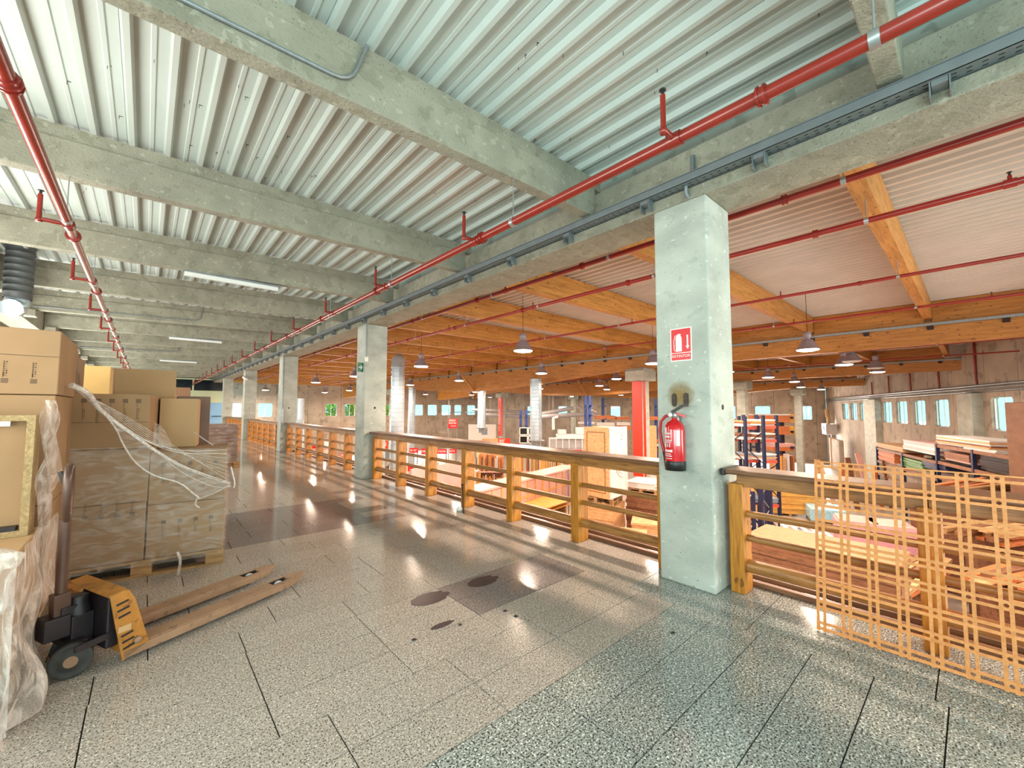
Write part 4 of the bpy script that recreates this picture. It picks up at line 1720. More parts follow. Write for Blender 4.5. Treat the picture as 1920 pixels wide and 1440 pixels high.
def curve_pt(pts, s_):
    f = s_ * (len(pts) - 1)
    i = min(int(f), len(pts) - 2)
    f -= i
    return tuple(pts[i][k_] * (1 - f) + pts[i + 1][k_] * f for k_ in range(3))


def f7(u, v):
    a, c_ = curve_pt(main, .12 + .88 * u), curve_pt(low + [(432, 909, 0)], u)
    x, y, d_ = (a[k_] * (1 - v) + c_[k_] * v for k_ in range(3))
    return at(x, y, y=4.80 + d_ + .012 * math.sin(9 * u + 7 * v))


sheet('film_web', 'film', f7, 30, 8, t)


def f8(u, v):
    a = curve_pt([(288, 790, .5), (305, 800, .5), (322, 832, .3)], u)
    c_ = curve_pt([(288, 832, 0), (300, 836, 0), (322, 838, 0)], u)
    x, y, d_ = (a[k_] * (1 - v) + c_[k_] * v for k_ in range(3))
    return at(x, y, y=4.84 + d_)


sheet('film_corner', 'film_dense', f8, 10, 6, t)
strand([(332, 1035, -.02), (338, 1050, -.03), (334, 1078, -.03)], 4.84, .012, 'film_dense', 'film_tail')

# ================================================================== pallet jack
t = thing('pallet_jack', 'worn orange and brown pallet jack with upright handle on the granite floor', 'pallet jack', (-.04, 3.38, 0), math.radians(24))


def fork(v0, v1, lab):
    vc = (v0 + v1) / 2
    bb = MB()
    zt = .083
    # top plate with a roller slot near the tip, tapering nose
    bb.box(-.0, v0 + .012, zt - .008, .97, v1 - .012, zt)
    bb.box(.97, v0 + .012, zt - .008, 1.11, vc - .035, zt)
    bb.box(.97, vc + .035, zt - .008, 1.11, v1 - .012, zt)
    bb.prism([(1.11, v0 + .012), (1.11, v1 - .012), (1.19, v1 - .016), (1.255, vc + .038), (1.255, vc - .038), (1.19, v0 + .016)], 'z', zt - .012, zt)
    for s_, ve in ((v0, v0 + .014), (v1 - .014, v1)):
        bb.box(0, s_, .028, 1.08, ve, zt - .006)
        bb.hexa([(1.08, s_, .028), (1.19, s_, .05), (1.19, ve, .05), (1.08, ve, .028), (1.08, s_, zt - .006), (1.19, s_, zt - .01), (1.19, ve, zt - .01), (1.08, ve, zt - .006)])
    fk = bb.build('fork', 'jack_fork', t, lab, local=True, bevel=.004)
    MB().box(.97, vc - .035, .03, 1.11, vc - .031, zt - .001).box(.97, vc + .031, .03, 1.11, vc + .035, zt - .001).build('slot_rim', 'jack_dark', fk, local=True)
    MB().lathe([(0, -.03), (.036, -.03), (.038, -.025), (.038, .025), (.036, .03), (0, .03)], (1.045, vc, .0385), 14, 'y').build('load_roller', 'machine_white', fk, local=True)
    MB().bar((.99, vc, .06), (1.09, vc, .045), .02, .012).build('roller_link', 'jack_dark', fk, local=True)
    return fk


fork(0, .155, 'near brown fork')
fork(.37, .525, 'far brown fork')
for v0, nm in ((0, 'cheek_plate'), (.515, 'cheek_plate')):
    bb = MB()
    bb.prism([(-.002, .02), (.125, .075), (.045, .36), (.012, .425), (-.075, .415), (-.055, .30)], 'y', v0, v0 + .01)
    ck = bb.build(nm, 'jack_orange', t, local=True, bevel=.003)
    if v0 == 0:
        for q in range(8):
            z = .355 - q * .038
            a = -.052 + q * .006
            if 3 <= q <= 4:
                continue
            MB().bar((a + .008, -.002, z), (a + .062, -.002, z + .012), .006, .010, (0, 0, 1)).build('vent_slot', 'jack_dark', ck, local=True)
        MB().box(-.03, -.004, .19, .03, -.0005, .225).build('worn_badge', 'cardboard_pale', ck, local=True)
        MB().lathe([(0, -.022), (.018, -.022), (.02, 0), (0, 0)], (.062, 0, .115), 12, 'y').build('axle_bolt', 'jack_fork', ck, local=True)
MB().hexa([(-.078, .005, .405), (.012, .005, .418), (.012, .52, .418), (-.078, .52, .405), (-.078, .005, .417), (.012, .005, .43), (.012, .52, .43), (-.078, .52, .417)]).build('hood', 'jack_orange', t, local=True, bevel=.008)
MB().prism([(-.078, .417), (-.078, .33), (-.10, .30), (-.11, .33), (-.10, .40)], 'y', .30, .52).build('hood_lip', 'jack_orange', t, local=True, bevel=.006)
MB().box(.0, .012, .06, .012, .513, .41).build('cross_plate', 'jack_orange', t, local=True)
MB().box(-.06, .06, .10, -.002, .46, .395).build('shadow_box', 'jack_dark', t, 'dark block for the shaded pump interior', local=True, bevel=.01)  # solid dark block stands in for the shade behind the cross plate
bb = MB()
bb.lathe([(0, .16), (.055, .16), (.06, .2), (.06, .33), (.045, .36), (.045, .40), (0, .405)], (-.115, .26, 0), 16)
bb.box(-.16, .20, .13, -.06, .33, .30)
bb.box(-.27, .20, .20, -.16, .32, .32)
bb.box(-.20, .215, .30, -.13, .305, .36)
bb.build('hydraulic_pump', 'jack_dark', t, local=True, bevel=.006)
bb = MB()
bb.bar((-.02, .06, .18), (-.19, .06, .165), .012, .035)
bb.bar((-.02, .45, .18), (-.16, .40, .165), .012, .035)
bb.box(-.19, .14, .145, -.11, .36, .175)
bb.build('steering_yoke', 'jack_dark', t, local=True)
wa = Vector((-.35, -.93, 0)).normalized()
for q, s_ in enumerate((-.085, .085)):
    cpt = Vector((-.15, .205, .092)) - wa * s_
    bb = MB()
    n = 28
    prof = [(.0, -.024), (.045, -.024), (.05, -.016), (.075, -.018), (.088, -.024), (.091, -.012), (.091, .012), (.088, .024), (.075, .018), (.05, .016), (.045, .024), (0, .024)]
    side = wa.cross(Vector((0, 0, 1)))
    vv, ff = [], []
    for (r, o_) in prof:
        for k_ in range(n):
            a = 2 * PI * k_ / n
            vv.append(cpt + wa * o_ + side * (r * math.cos(a)) + Vector((0, 0, r * math.sin(a))))
    for i in range(len(prof) - 1):
        for k_ in range(n):
            k2 = (k_ + 1) % n
            ff.append((i * n + k_, i * n + k2, (i + 1) * n + k2, (i + 1) * n + k_))
    bb.add(vv, ff, True)
    w_ = bb.build('steering_wheel', 'rubber', t, 'grey rubber steering wheel', local=True)
    MB().tube([cpt - wa * .027, cpt + wa * .027], .03, 14).build('wheel_hub', 'jack_fork', w_, local=True)
h = MB()
hx, hv = -.19, .26
h.bar((hx, hv, .30), (hx - .005, hv, .44), .07, .075, (1, 0, 0))
h.build('handle_foot', 'handle_metal', t, local=True, bevel=.006)
MB().tube([(hx - .003, hv - .0, .42), (hx - .006, hv, .86)], .026, 12).build('handle_tube', 'handle_metal', t, local=True)
bb = MB()
pts = [(hx + o_ * .39, hv + o_ * .92, z_) for o_, z_ in ((0, .84), (-.06, .90), (-.085, .98), (-.085, 1.10), (-.06, 1.15), (0, 1.162), (.06, 1.15), (.085, 1.10), (.085, .98), (.06, .90), (0, .84))]
bb.tube(pts, .019, 10)
bb.build('handle_loop', 'handle_metal', t, local=True)
MB().bar((hx - .008, hv - .01, 1.02), (hx - .03, hv + .03, 1.13), .012, .02).build('release_lever', 'black_plastic', t, local=True)

# ================================================================== stock and machines on the hall floor
def stack(name, lab, cat, c, rz, lx, ly, n, th, m, group=None, base=None, jit=.012, part='board', top=None):
    """a stack of n sheets or planks, bottom at c.z; base: (height, label) gives bearers below it"""
    t = thing(name, lab, cat, c, rz, group)
    z0_ = 0
    if base:
        for x in (-lx * .42, 0, lx * .42):
            MB().box(x - .05, -ly / 2, 0, x + .05, ly / 2, base).build('bearer', 'pallet_wood', t, local=True)
        z0_ = base
    rq = random.Random(int(abs(c[0]) * 31 + abs(c[1]) * 17) + n)
    for i in range(n):
        dx, dy = rq.uniform(-jit, jit), rq.uniform(-jit, jit)
        mm = top if (top and i == n - 1) else (m if isinstance(m, str) else rq.choice(m))
        MB().box(-lx / 2 + dx, -ly / 2 + dy, z0_ + i * th + .001, lx / 2 + dx, ly / 2 + dy, z0_ + (i + 1) * th - .003).build(part, mm, t, local=True)
    return t


def legs(t, lx, ly, z0_, z1, m='galv', r=.03):
    for x in (-lx / 2 + r, lx / 2 - r):
        for y in (-ly / 2 + r, ly / 2 - r):
            MB().box(x - r, y - r, z0_, x + r, y + r, z1).build('leg', m, t, local=True)


def rack(name, lab, c, rz, lx, ly, h, levels, post='navy_steel', beam='salmon_steel', bays=1, brace=True, posts_only=False):
    t = thing(name, lab, 'rack', c, rz, 'pallet racks')
    for b_ in range(bays + 1):
        x = -lx / 2 + lx * b_ / bays
        for y in (-ly / 2, ly / 2):
            MB().box(x - .045, y - .045, 0, x + .045, y + .045, h).build('upright', post, t, local=True)
        if brace:
            bb = MB()
            z = .3
            f = 1
            while z < h - .7:
                bb.bar((x, -ly / 2 * f, z), (x, ly / 2 * f, z + .6), .03, .03)
                z += .6
                f = -f
            bb.build('bracing', post, t, local=True)
    for z in levels:
        for y in (-ly / 2, ly / 2):
            MB().box(-lx / 2, y - .025, z - .11, lx / 2, y + .025, z).build('beam', beam, t, local=True)
    return t


G = 'board stacks below the railing'
# big wrapped stack right of the nearest pillar
a, b2, c2, d2 = (at(x, y, z=-.75) for x, y in ((1402, 1000), (1427, 986), (1700, 1030), (1690, 1062)))
ctr = (a + d2) / 2
dirx = (d2 - a)
rz = math.atan2(dirx.y, dirx.x)
LX = dirx.length
ctr = (a + b2 + c2 + d2) / 4
stack('board_stack', 'large stack of brown boards with orange top sheet, just below the right railing', 'boards', (ctr.x, ctr.y, HF), rz, LX, 1.0, 24, .098, 'board_brown', G, .1, .02, top='board_orange')

# bay between the pillars: table of pallets with boards
def P_(px, py, z):
    return at(px, py, z=z)


c = P_(1000, 943, -1.75)
t = stack('panel_stack', 'yellow-orange panels fanned on a pallet frame seen through the railing', 'panels', (c.x, c.y, HF), .15, 2.5, 1.3, 5, .03, 'board_yellow', G, 1.28, .12, part='panel')
c = P_(930, 955, -1.75)
stack('panel_stack', 'smaller yellow panel pile left of the big yellow one', 'panels', (c.x, c.y, HF), .3, 1.0, .8, 4, .03, 'board_yellow', G, 1.3, .08, part='panel')
c = P_(1130, 998, -1.9)
stack('board_stack', 'light plywood stack low behind the railing, left of the nearest pillar', 'boards', (c.x, c.y, HF), .5, 1.5, 2.3, 18, .065, 'board_light', G, .12, .015)
c = P_(1215, 975, -1.75)
stack('board_stack', 'light plywood stack beside the nearest pillar, on a grey pallet', 'boards', (c.x + .5, c.y - .35, HF), .5, 1.2, 2.0, 20, .065, 'board_light', G, .12, .015)
c = P_(1212, 900, -.95)
pallet(c.x, c.y, .2, 1.2, 1.1, 'stacked pallet with white boards behind the orange column foot', zb=HF + 1.89)
t = stack('board_stack', 'thin stack of white boards on pallets near the orange-red column', 'boards', (c.x, c.y, HF + 2.036), .2, 1.2, 1.0, 6, .035, 'board_white', G, None, .02)
for i in range(3):
    pallet(c.x, c.y, .2 + .03 * i, 1.2, 1.1, 'pallet under the white boards by the orange column, %s from the floor' % ORD[i].replace('nearest', 'first'), zb=HF + i * .145)
t = stack('board_stack', 'pile of planks carrying the pallet by the orange column', 'boards', (c.x, c.y, HF + .44), .2, 1.2, 1.0, 12, .12, 'board_brown', G, None, .03)

# display counter of pink panels
A_, B_ = P_(880, 925, -1.0), P_(1085, 874, -1.0)
dx_ = B_ - A_
L_ = dx_.length
u_ = dx_.normalized()
nn = Vector((u_.y, -u_.x, 0))
if nn.dot(CAMLOC - A_) < 0:
    nn = -nn
t = thing('display_counter', 'long low display counter of pink panels in thin wooden frames', 'counter', (A_.x, A_.y, HF))
MB().obox((A_ + B_) / 2 - nn * .35 + Vector((0, 0, -.02)), u_, nn, (0, 0, 1), L_ / 2, .42, .03).build('counter_top', 'board_pink', t)
npn = 14
for i in range(npn):
    for j, (za, zb_) in enumerate(((-2.15, -1.62), (-1.58, -1.08))):
        pc = A_ + u_ * (L_ * (i + .5) / npn) + nn * .02
        MB().obox((pc.x, pc.y, (za + zb_) / 2), u_, nn, (0, 0, 1), L_ / npn / 2 - .03, .01, (zb_ - za) / 2).build('pink_panel', 'board_pink', t)
for i in range(npn + 1):
    pc = A_ + u_ * (L_ * i / npn) + nn * .03
    MB().obox((pc.x, pc.y, (HF - 1.06) / 2), u_, nn, (0, 0, 1), .025, .025, (-1.06 - HF) / 2).build('frame_post', 'board_yellow', t)
for z in (-1.60, -2.18):
    pc = (A_ + B_) / 2 + nn * .035
    MB().obox((pc.x, pc.y, z), u_, nn, (0, 0, 1), L_ / 2, .015, .022).build('frame_rail', 'board_yellow', t)
# second, pink wall board behind (left)
A_, B_ = P_(770, 880, -.6), P_(885, 862, -.6)
t = thing('pink_board', 'large plain mauve-pink board wall behind the railing, left part', 'board', (A_.x, A_.y, HF))
u_ = (B_ - A_).normalized()
nn = Vector((u_.y, -u_.x, 0))
MB().obox(((A_.x + B_.x) / 2, (A_.y + B_.y) / 2, (-.6 + -1.6) / 2), u_, nn, (0, 0, 1), (B_ - A_).length / 2, .04, .5).build('board_face', 'board_pink', t)
for q in (0, 1):
    e = A_ if q == 0 else B_
    MB().box(e.x - .04, e.y - .04, HF, e.x + .04, e.y + .04, -1.6).build('leg', 'board_pink', t)
A_, B_ = P_(795, 895, -1.3), P_(888, 880, -1.3)
t = stack('display_table', 'pink-topped low table in front of the mauve board', 'table', ((A_.x + B_.x) / 2, (A_.y + B_.y) / 2, -1.36), math.atan2((B_ - A_).y, (B_ - A_).x), (B_ - A_).length, .9, 1, .05, 'board_pink', None, None, 0, 'table_top')
legs(t, (B_ - A_).length, .9, HF + 1.36, 0, 'board_yellow')

# moulding racks: three blocks of upright strips
for i, (pxa, pxb, py, zt_) in enumerate(((892, 944, 876, -.72), (953, 1013, 878, -.62), (1023, 1085, 868, -.60))):
    a, b2 = atd(pxa, py, 21), atd(pxb, py, 21)
    cx_, cy_ = (a.x + b2.x) / 2, (a.y + b2.y) / 2
    rz = math.atan2(b2.y - a.y, b2.x - a.x)
    w_ = (b2 - a).length
    t = thing('moulding_rack', 'rack full of upright orange-brown wood mouldings, %s from the left' % ORD[i].replace('nearest', 'first'), 'rack', (cx_, cy_, HF), rz, 'moulding racks')
    MB().box(-w_ / 2, .25, 0, w_ / 2, .3, 2.5).build('back_board', 'board_light', t, local=True)
    for z in (.6, 1.5):
        MB().box(-w_ / 2, -.3, z, w_ / 2, .25, z + .05).build('shelf', 'board_pink', t, local=True)
    rq = random.Random(60 + i)
    nq = int(w_ / .07)
    for lv, z0_ in enumerate((.65, 1.55)):
        for k in range(nq):
            x = -w_ / 2 + .04 + k * (w_ - .08) / max(1, nq - 1)
            hh = rq.uniform(.55, .88)
            MB().box(x - .024, -.25 + rq.uniform(0, .1), z0_, x + .024, .2, z0_ + hh).build('moulding_strip', rq.choice(['board_light', 'board_orange', 'board_yellow', 'board_brown', 'board_white']), t, local=True)


def sign_at(name, lab, px0, py0, px1, py1, dep, m, bars=(), words=None, post=None, group='red hall signs'):
    a, b2 = atd(px0, py0, dep), atd(px1, py1, dep)
    ax = Vector(CR)
    ax.z = 0
    ax.normalize()
    c_ = (a + b2) / 2
    w_, h_ = abs((b2 - a).dot(ax)), abs(b2.z - a.z)
    t = thing(name, lab, 'sign', (c_.x, c_.y, c_.z), math.atan2(ax.y, ax.x), group)
    MB().box(-w_ / 2, 0, -h_ / 2, w_ / 2, .04, h_ / 2).build('sign_board', m, t, local=True)
    bb = MB()
    rq = random.Random(int(px0))
    for (x0_, x1_, y0_, y1_) in bars:
        n = max(3, int((x1_ - x0_) * w_ / ((y1_ - y0_) * h_ * .8)))
        for q in range(n):
            xa_ = -w_ / 2 + w_ * (x0_ + (x1_ - x0_) * q / n)
            xb_ = xa_ + w_ * (x1_ - x0_) / n * .72
            za, zb_ = h_ / 2 - h_ * y1_, h_ / 2 - h_ * y0_
            s_ = (xb_ - xa_) * .28
            bb.box(xa_, -.006, za, xa_ + s_, -.001, zb_)
            if rq.random() < .7:
                bb.box(xa_, -.006, zb_ - s_, xb_, -.001, zb_)
            if rq.random() < .6:
                bb.box(xb_ - s_, -.006, za, xb_, -.001, zb_)
            if rq.random() < .5:
                bb.box(xa_, -.006, (za + zb_) / 2, xb_, -.001, (za + zb_) / 2 + s_)
    if bars:
        bb.build('lettering', 'sign_white', t, local=True)
    if words:
        o = text('lettering', words, h_ * .62, (0, 0, 0), (1, 0, 0), (0, 0, 1), 'sign_white', None)
        o.parent = t
        o.matrix_basis = Matrix(((1, 0, 0, 0), (0, 0, -1, -.006), (0, 1, 0, 0), (0, 0, 0, 1)))
    if post is not None:
        MB().box(-w_ / 2 + .02, .02, HF - c_.z, -w_ / 2 + .07, .07, post - c_.z).build('stand', 'galv', t, local=True)
        MB().box(w_ / 2 - .07, .02, HF - c_.z, w_ / 2 - .02, .07, h_ / 2).build('stand', 'galv', t, local=True)
    return t


sign_at('hanging_sign', 'square red sign on a bent pipe stand before the far wall', 840, 785, 858, 803, 33, 'sign_red', ((.1, .9, .08, .3), (.1, .9, .38, .55), (.3, .85, .72, .82)), post=2.2)
sign_at('red_sign', 'red sign reading MOLDURAS right behind the railing top', 938, 832, 975, 843, 24, 'sign_red', words='MOLDURAS', post=-1)
sign_at('red_sign', 'small red sign above the MOLDURAS one', 934, 822, 957, 832, 25, 'red_paint', ((.1, .6, .2, .8),), post=-1)
sign_at('red_sign', 'long red sign beside the silver duct, left of the MOLDURAS one', 876, 826, 904, 838, 26, 'sign_red', ((.05, .95, .3, .8),), post=-1)
sign_at('red_sign', 'red sign with white rim right beside the tall cabinet', 1064, 843, 1091, 853, 17, 'sign_red', ((.05, .95, .6, .9),), post=-1)
sign_at('red_sign', 'red price sign through the railing, third from the second pillar', 820, 842, 838, 851, 22, 'sign_red', ((.1, .9, .3, .7),), post=-1.4)
sign_at('red_sign', 'red price sign through the railing, fourth from the second pillar', 842, 842, 856, 850, 22, 'sign_red', ((.1, .9, .3, .7),), post=-1.4)
sign_at('red_sign', 'red price sign through the railing, second from the second pillar', 790, 841, 800, 852, 22, 'sign_red', ((.1, .9, .3, .7),), post=-1.4)
sign_at('red_sign', 'red price sign through the railing, nearest the second pillar', 768, 840, 784, 849, 22, 'sign_red', ((.1, .9, .3, .7),), post=-1.4)
sign_at('poster', 'red and white poster low beside the second pillar', 716, 827, 727, 841, 20, 'red_paint', ((.2, .8, .2, .7),), group='posters and goods by the second pillar', post=-.5)
sign_at('poster', 'white board with a red round mark low behind the railing', 715, 861, 727, 874, 16, 'sign_white', (), group='posters and goods by the second pillar', post=-1.3)
sign_at('poster', 'white board with red bottle picture low behind the railing', 729, 862, 742, 884, 16, 'sign_white', (), group='posters and goods by the second pillar', post=-1.3)
sign_at('poster', 'dark framed screen board behind the railing near the second pillar', 722, 848, 742, 862, 17, 'board_grey', (), group='posters and goods by the second pillar', post=-1.3)
sign_at('poster', 'pink and red striped board behind the second railing section', 606, 840, 620, 850, 24, 'board_pink', ((.1, .9, .4, .9),), group='posters beyond the second pillar', post=-.6)
sign_at('poster', 'white notice with dark picture behind the second railing section', 608, 828, 618, 838, 24, 'sign_white', ((.3, .7, .3, .7),), group='posters beyond the second pillar', post=-.6)
sign_at('poster', 'white and red board just left of the second pillar', 636, 850, 646, 862, 22, 'red_paint', ((.1, .9, .1, .5),), group='posters beyond the second pillar', post=-.9)
sign_at('poster', 'red board behind the farther second-section railing', 585, 836, 594, 846, 26, 'sign_red', ((.1, .9, .5, .9),), group='posters beyond the second pillar', post=-.5)

# goods on shelves near second pillar
a = atd(758, 890, 17)
t = thing('goods_shelf', 'white shelf of small dark and green goods behind the railing', 'shelf', (a.x, a.y, HF), math.atan2(CR.y, CR.x))
for z in (.1, .6, 1.1, 1.6, 2.1):
    MB().box(-.75, -.2, z, .75, .2, z + .03).build('shelf_board', 'board_white', t, local=True)
for x in (-.76, .74):
    MB().box(x, -.2, 0, x + .03, .2, 2.5).build('side_panel', 'board_white', t, local=True)
rq = random.Random(9)
k = 0
SHN = ['top', 'second', 'third', 'fourth']
for li, z in enumerate((2.13, 1.63, 1.13, .63)):
    for q in range(5):
        x = -.6 + q * .29
        m_ = ['jack_dark', 'green_wrap', 'board_white', 'red_paint', 'board_grey'][(q + li * 2) % 5]
        nm_ = ['black', 'green', 'white', 'red', 'grey'][(q + li * 2) % 5]
        w_ = Matrix.Rotation(t.rotation_euler.z, 3, 'Z') @ Vector((x, -.02, 0))
        o = carton(a.x + w_.x, a.y + w_.y, HF + z, t.rotation_euler.z, .2, .28, .26 + .1 * ((q * 3 + li) % 3) / 2, '%s packet on the %s shelf of the white goods shelf' % (nm_, SHN[li]), m=m_, group='packets on the white goods shelf', tape=False)

# tall cabinet display
c = atd(1137, 929, 13.2)
zb_ = c.z
t = thing('display_cabinet', 'tall cabinet with pale wood door and white door with curved moulding', 'cabinet', (c.x, c.y, zb_), math.radians(20))
f0 = atd(1097, 929, 13.4)
f1 = atd(1143, 929, 12.6)
f2 = atd(1175, 929, 13.6)
Hc = 2.2
def pan(a, b2, za, zb2, off_, th_, m_, nm_, par=t, s0=0, s1=1):
    d_ = (b2 - a)
    d_.z = 0
    L2 = d_.length
    u2 = d_.normalized()
    n2 = Vector((u2.y, -u2.x, 0))
    if n2.dot(CAMLOC - a) < 0:
        n2 = -n2
    m2 = a + u2 * L2 * (s0 + s1) / 2 + n2 * off_
    return MB().obox((m2.x, m2.y, (za + zb2) / 2), u2, n2, (0, 0, 1), L2 * (s1 - s0) / 2, th_ / 2, (zb2 - za) / 2).build(nm_, m_, par)


zt_ = zb_ + Hc
bb = MB()
n4 = f2 + (f0 - f1)
bb.prism([(p.x, p.y) for p in (f0, f1, f2, n4)], 'z', zb_ + .02, zt_ - .02)
bb.build('carcass', 'board_light', t)
wd = pan(f0, f1, zb_, zt_, .02, .03, 'board_light', 'wood_door')
for (za, zb3) in ((zb_ + .15, zb_ + .95), (zb_ + 1.05, zt_ - .15)):
    for s0, s1, z1_, z2_ in ((.12, .15, za, zb3), (.85, .88, za, zb3), (.12, .88, za, za + .03), (.12, .88, zb3 - .03, zb3)):
        pan(f0, f1, z1_, z2_, .04, .012, 'pine_rail', 'door_moulding', wd, s0, s1)
for z in (zb_ + .3, zb_ + .85, zb_ + 1.4, zt_ - .3):
    pan(f0, f1, z, z + .07, .045, .015, 'steel', 'hinge', wd, .80, .83)
wd = pan(f1, f2, zb_, zt_, .02, .03, 'board_white', 'white_door')
for s0, s1, z1_, z2_ in ((.0, .1, zb_, zt_), (.88, 1, zb_, zt_), (.1, .88, zt_ - .18, zt_), (.1, .88, zt_ - .24, zt_ - .20)):
    pan(f1, f2, z1_, z2_, .04, .014, 'board_white', 'door_rim', wd, s0, s1)
d_ = (f2 - f1)
L2 = d_.length
u2 = d_.normalized()
n2 = Vector((u2.y, -u2.x, 0))
if n2.dot(CAMLOC - f1) < 0:
    n2 = -n2
for k_ in (0, .09):
    pts = []
    for q in range(15):
        a_ = .25 * PI + (1.45 * PI - .25 * PI) * q / 14
        s_ = .62 + (.40 - k_) * math.cos(a_ + .45)
        z = zb_ + 1.25 + (.72 - k_ * 1.5) * math.sin(a_ + .35) * (1 if q < 8 else .9)
        if s_ < .9:
            pp = f1 + u2 * L2 * s_ + n2 * .05
            pts.append((pp.x, pp.y, z))
    MB().tube(pts, .014, 6).build('curved_moulding', 'sign_white', wd)
for i in range(2):
    pallet(c.x + .2, c.y + .35, math.radians(20), 1.3, 1.1, ['upper', 'lower'][i] + ' pallet under the tall cabinet', zb=zb_ - .146 * (i + 1) - .004 * (i + 1))
stack('board_stack', 'stack of plywood carrying the tall cabinet on its pallets', 'boards', (c.x + .2, c.y + .35, HF), math.radians(20), 1.5, 1.2, 16, (zb_ - .302 - HF - .1) / 16, 'board_light', G, .1, .02)

# grey machine hall centre, benches, cnc
a = atd(1072, 850, 27)
t = thing('grey_machine', 'big grey and white woodworking machine with open guard rail', 'machine', (a.x, a.y, HF), math.atan2(CR.y, CR.x))
zz = a.z - HF
for q in ((-1.6, -.5, 1.9, 2.3, .5, 2.15), (-1.0, -.4, 2.75, 2.2, .4, 3.05), (-.9, -.35, 3.06, -.4, .35, 3.35), (.3, -.35, 3.06, 2.0, .35, 3.5)):
    MB().box(*q).build('machine_body', 'machine_grey' if q[5] < 2.9 else 'machine_white', t, local=True, bevel=.03)
MB().box(-1.5, -.3, 2.16, 2.2, .4, 2.74).build('machine_front', 'machine_grey', t, local=True, bevel=.02)
for x in (-1.5, -.2, 1.0, 2.2):
    MB().box(x - .06, -.4, 0, x + .06, .4, 1.9).build('leg', 'machine_grey', t, local=True)
for k in range(10):
    x = -1.5 + k * .42
    MB().box(x - .02, -.55, 2.15, x + .02, -.52, 2.85).build('rail_post', 'sign_white', t, local=True)
MB().box(-1.55, -.56, 2.8, 2.35, -.51, 2.87).build('guard_rail', 'sign_white', t, local=True)
MB().tube([(-1.2, 0, 3.35), (-1.2, 0, 4.1), (-.9, 0, 4.2)], .09, 8).build('extraction_stub', 'sign_white', t, local=True)
for i, (x, z, m_) in enumerate(((-1.0, .3, 'jack_dark'), (.4, .3, 'board_grey'), (1.5, .3, 'jack_dark'))):
    MB().box(x - .45, -.2, 0, x + .45, .3, 1.3 + .2 * i).build('motor_cabinet', m_, t, local=True, bevel=.03)
a = atd(988, 812, 30)
t = thing('window_samples', 'white framed sample windows with dark panes left of the duct', 'samples', (a.x, a.y, HF), math.atan2(CR.y, CR.x))
for x in (-.55, .1):
    for z in (.15, .75):
        zz = a.z - HF - .9
        for q in ((x, 0, zz + z, x + .06, .05, zz + z + .55), (x + .55, 0, zz + z, x + .61, .05, zz + z + .55), (x, 0, zz + z, x + .6, .05, zz + z + .06), (x, 0, zz + z + .5, x + .6, .05, zz + z + .56)):
            MB().box(*q).build('frame_piece', 'sign_white', t, local=True)
        MB().box(x + .06, .02, zz + z + .06, x + .55, .03, zz + z + .5).build('pane', 'dark_glass', t, local=True)
MB().box(-.55, .06, 0, .75, .1, a.z - HF - .8).build('stand', 'board_grey', t, local=True)
a = atd(905, 818, 40)
t = thing('bright_panel', 'bright white office panel with a small dark plan at the far wall', 'panel', (a.x, a.y, HF), math.atan2(CR.y, CR.x))
MB().box(-1.4, 0, 1.6, 1.3, .1, a.z - HF + 1.15).build('panel_face', 'sign_white', t, local=True)
MB().box(-.1, -.02, a.z - HF + .15, .45, 0, a.z - HF + .75).build('plan', 'board_grey', t, local=True)
MB().box(-1.4, .02, 0, 1.3, .1, 1.59).build('lower_panel', 'board_grey', t, local=True)

# cantilever racks with long board packs (right back)
def canti(pxa, pxb, dep, arms, lab, h, m_='blue_steel'):
    a, b2 = atd(pxa, 800, dep), atd(pxb, 800, dep)
    c_ = (a + b2) / 2
    w_ = (b2 - a).length
    t = thing('cantilever_rack', lab, 'rack', (c_.x, c_.y, HF), math.atan2(CR.y, CR.x), 'blue cantilever racks')
    n = max(2, int(w_ / 1.6))
    for i in range(n):
        x = -w_ / 2 + .2 + (w_ - .4) * i / (n - 1)
        MB().box(x - .1, .3, 0, x + .1, .5, h).build('upright', m_, t, local=True)
        for z in arms:
            MB().box(x - .05, -.6, z - .12, x + .05, .3, z).build('arm', m_, t, local=True)
    return t, c_, w_


t, c_, w_ = canti(1128, 1238, 33, (3.1, 4.0, 5.0), 'blue cantilever rack behind the tall cabinet', 5.6)
def packs(c_, dep, spec, pre, g_):
    for i, (pxa, pxb, pya, pyb, m_, nm_) in enumerate(spec):
        a, b2 = atd(pxa, pyb, dep), atd(pxb, pya, dep)
        w_ = abs((b2 - a).dot(CR))
        h_ = b2.z - a.z
        n = max(2, min(8, int(h_ / .08)))
        stack('board_pack', nm_, 'boards', ((a.x + b2.x) / 2, (a.y + b2.y) / 2, a.z), math.atan2(CR.y, CR.x), w_, .9, n, h_ / n, m_, g_, None, .01)


packs(c_, 33, ((1117, 1151, 779, 786, 'board_orange', 'orange board pack high on the blue rack, left half'), (1154, 1178, 781, 787, 'board_orange', 'orange board pack high on the blue rack, right half'),
               (1085, 1113, 791, 794.5, 'board_white', 'white boards on the blue rack, leftmost'), (1117, 1150, 792, 798, 'board_white', 'white boards on the middle level of the blue rack'),
               (1154, 1179, 792, 797, 'board_white', 'white boards on the middle level next to the column'), (1117, 1150, 798.5, 802, 'board_yellow', 'yellow boards under the white ones'),
               (1156, 1180, 798, 806, 'board_orange', 'orange boards beside the orange-red column'), (1212, 1236, 781, 787, 'board_orange', 'orange board pack between column and nearest pillar'),
               (1214, 1236, 824, 829, 'board_orange', 'orange boards low between column and pillar'), (1212, 1236, 831, 836, 'board_white', 'white boards low between column and pillar'),
               (1212, 1236, 840, 845, 'board_brown', 'brown boards low between column and pillar')), 'blue', 'board packs on the blue rack')
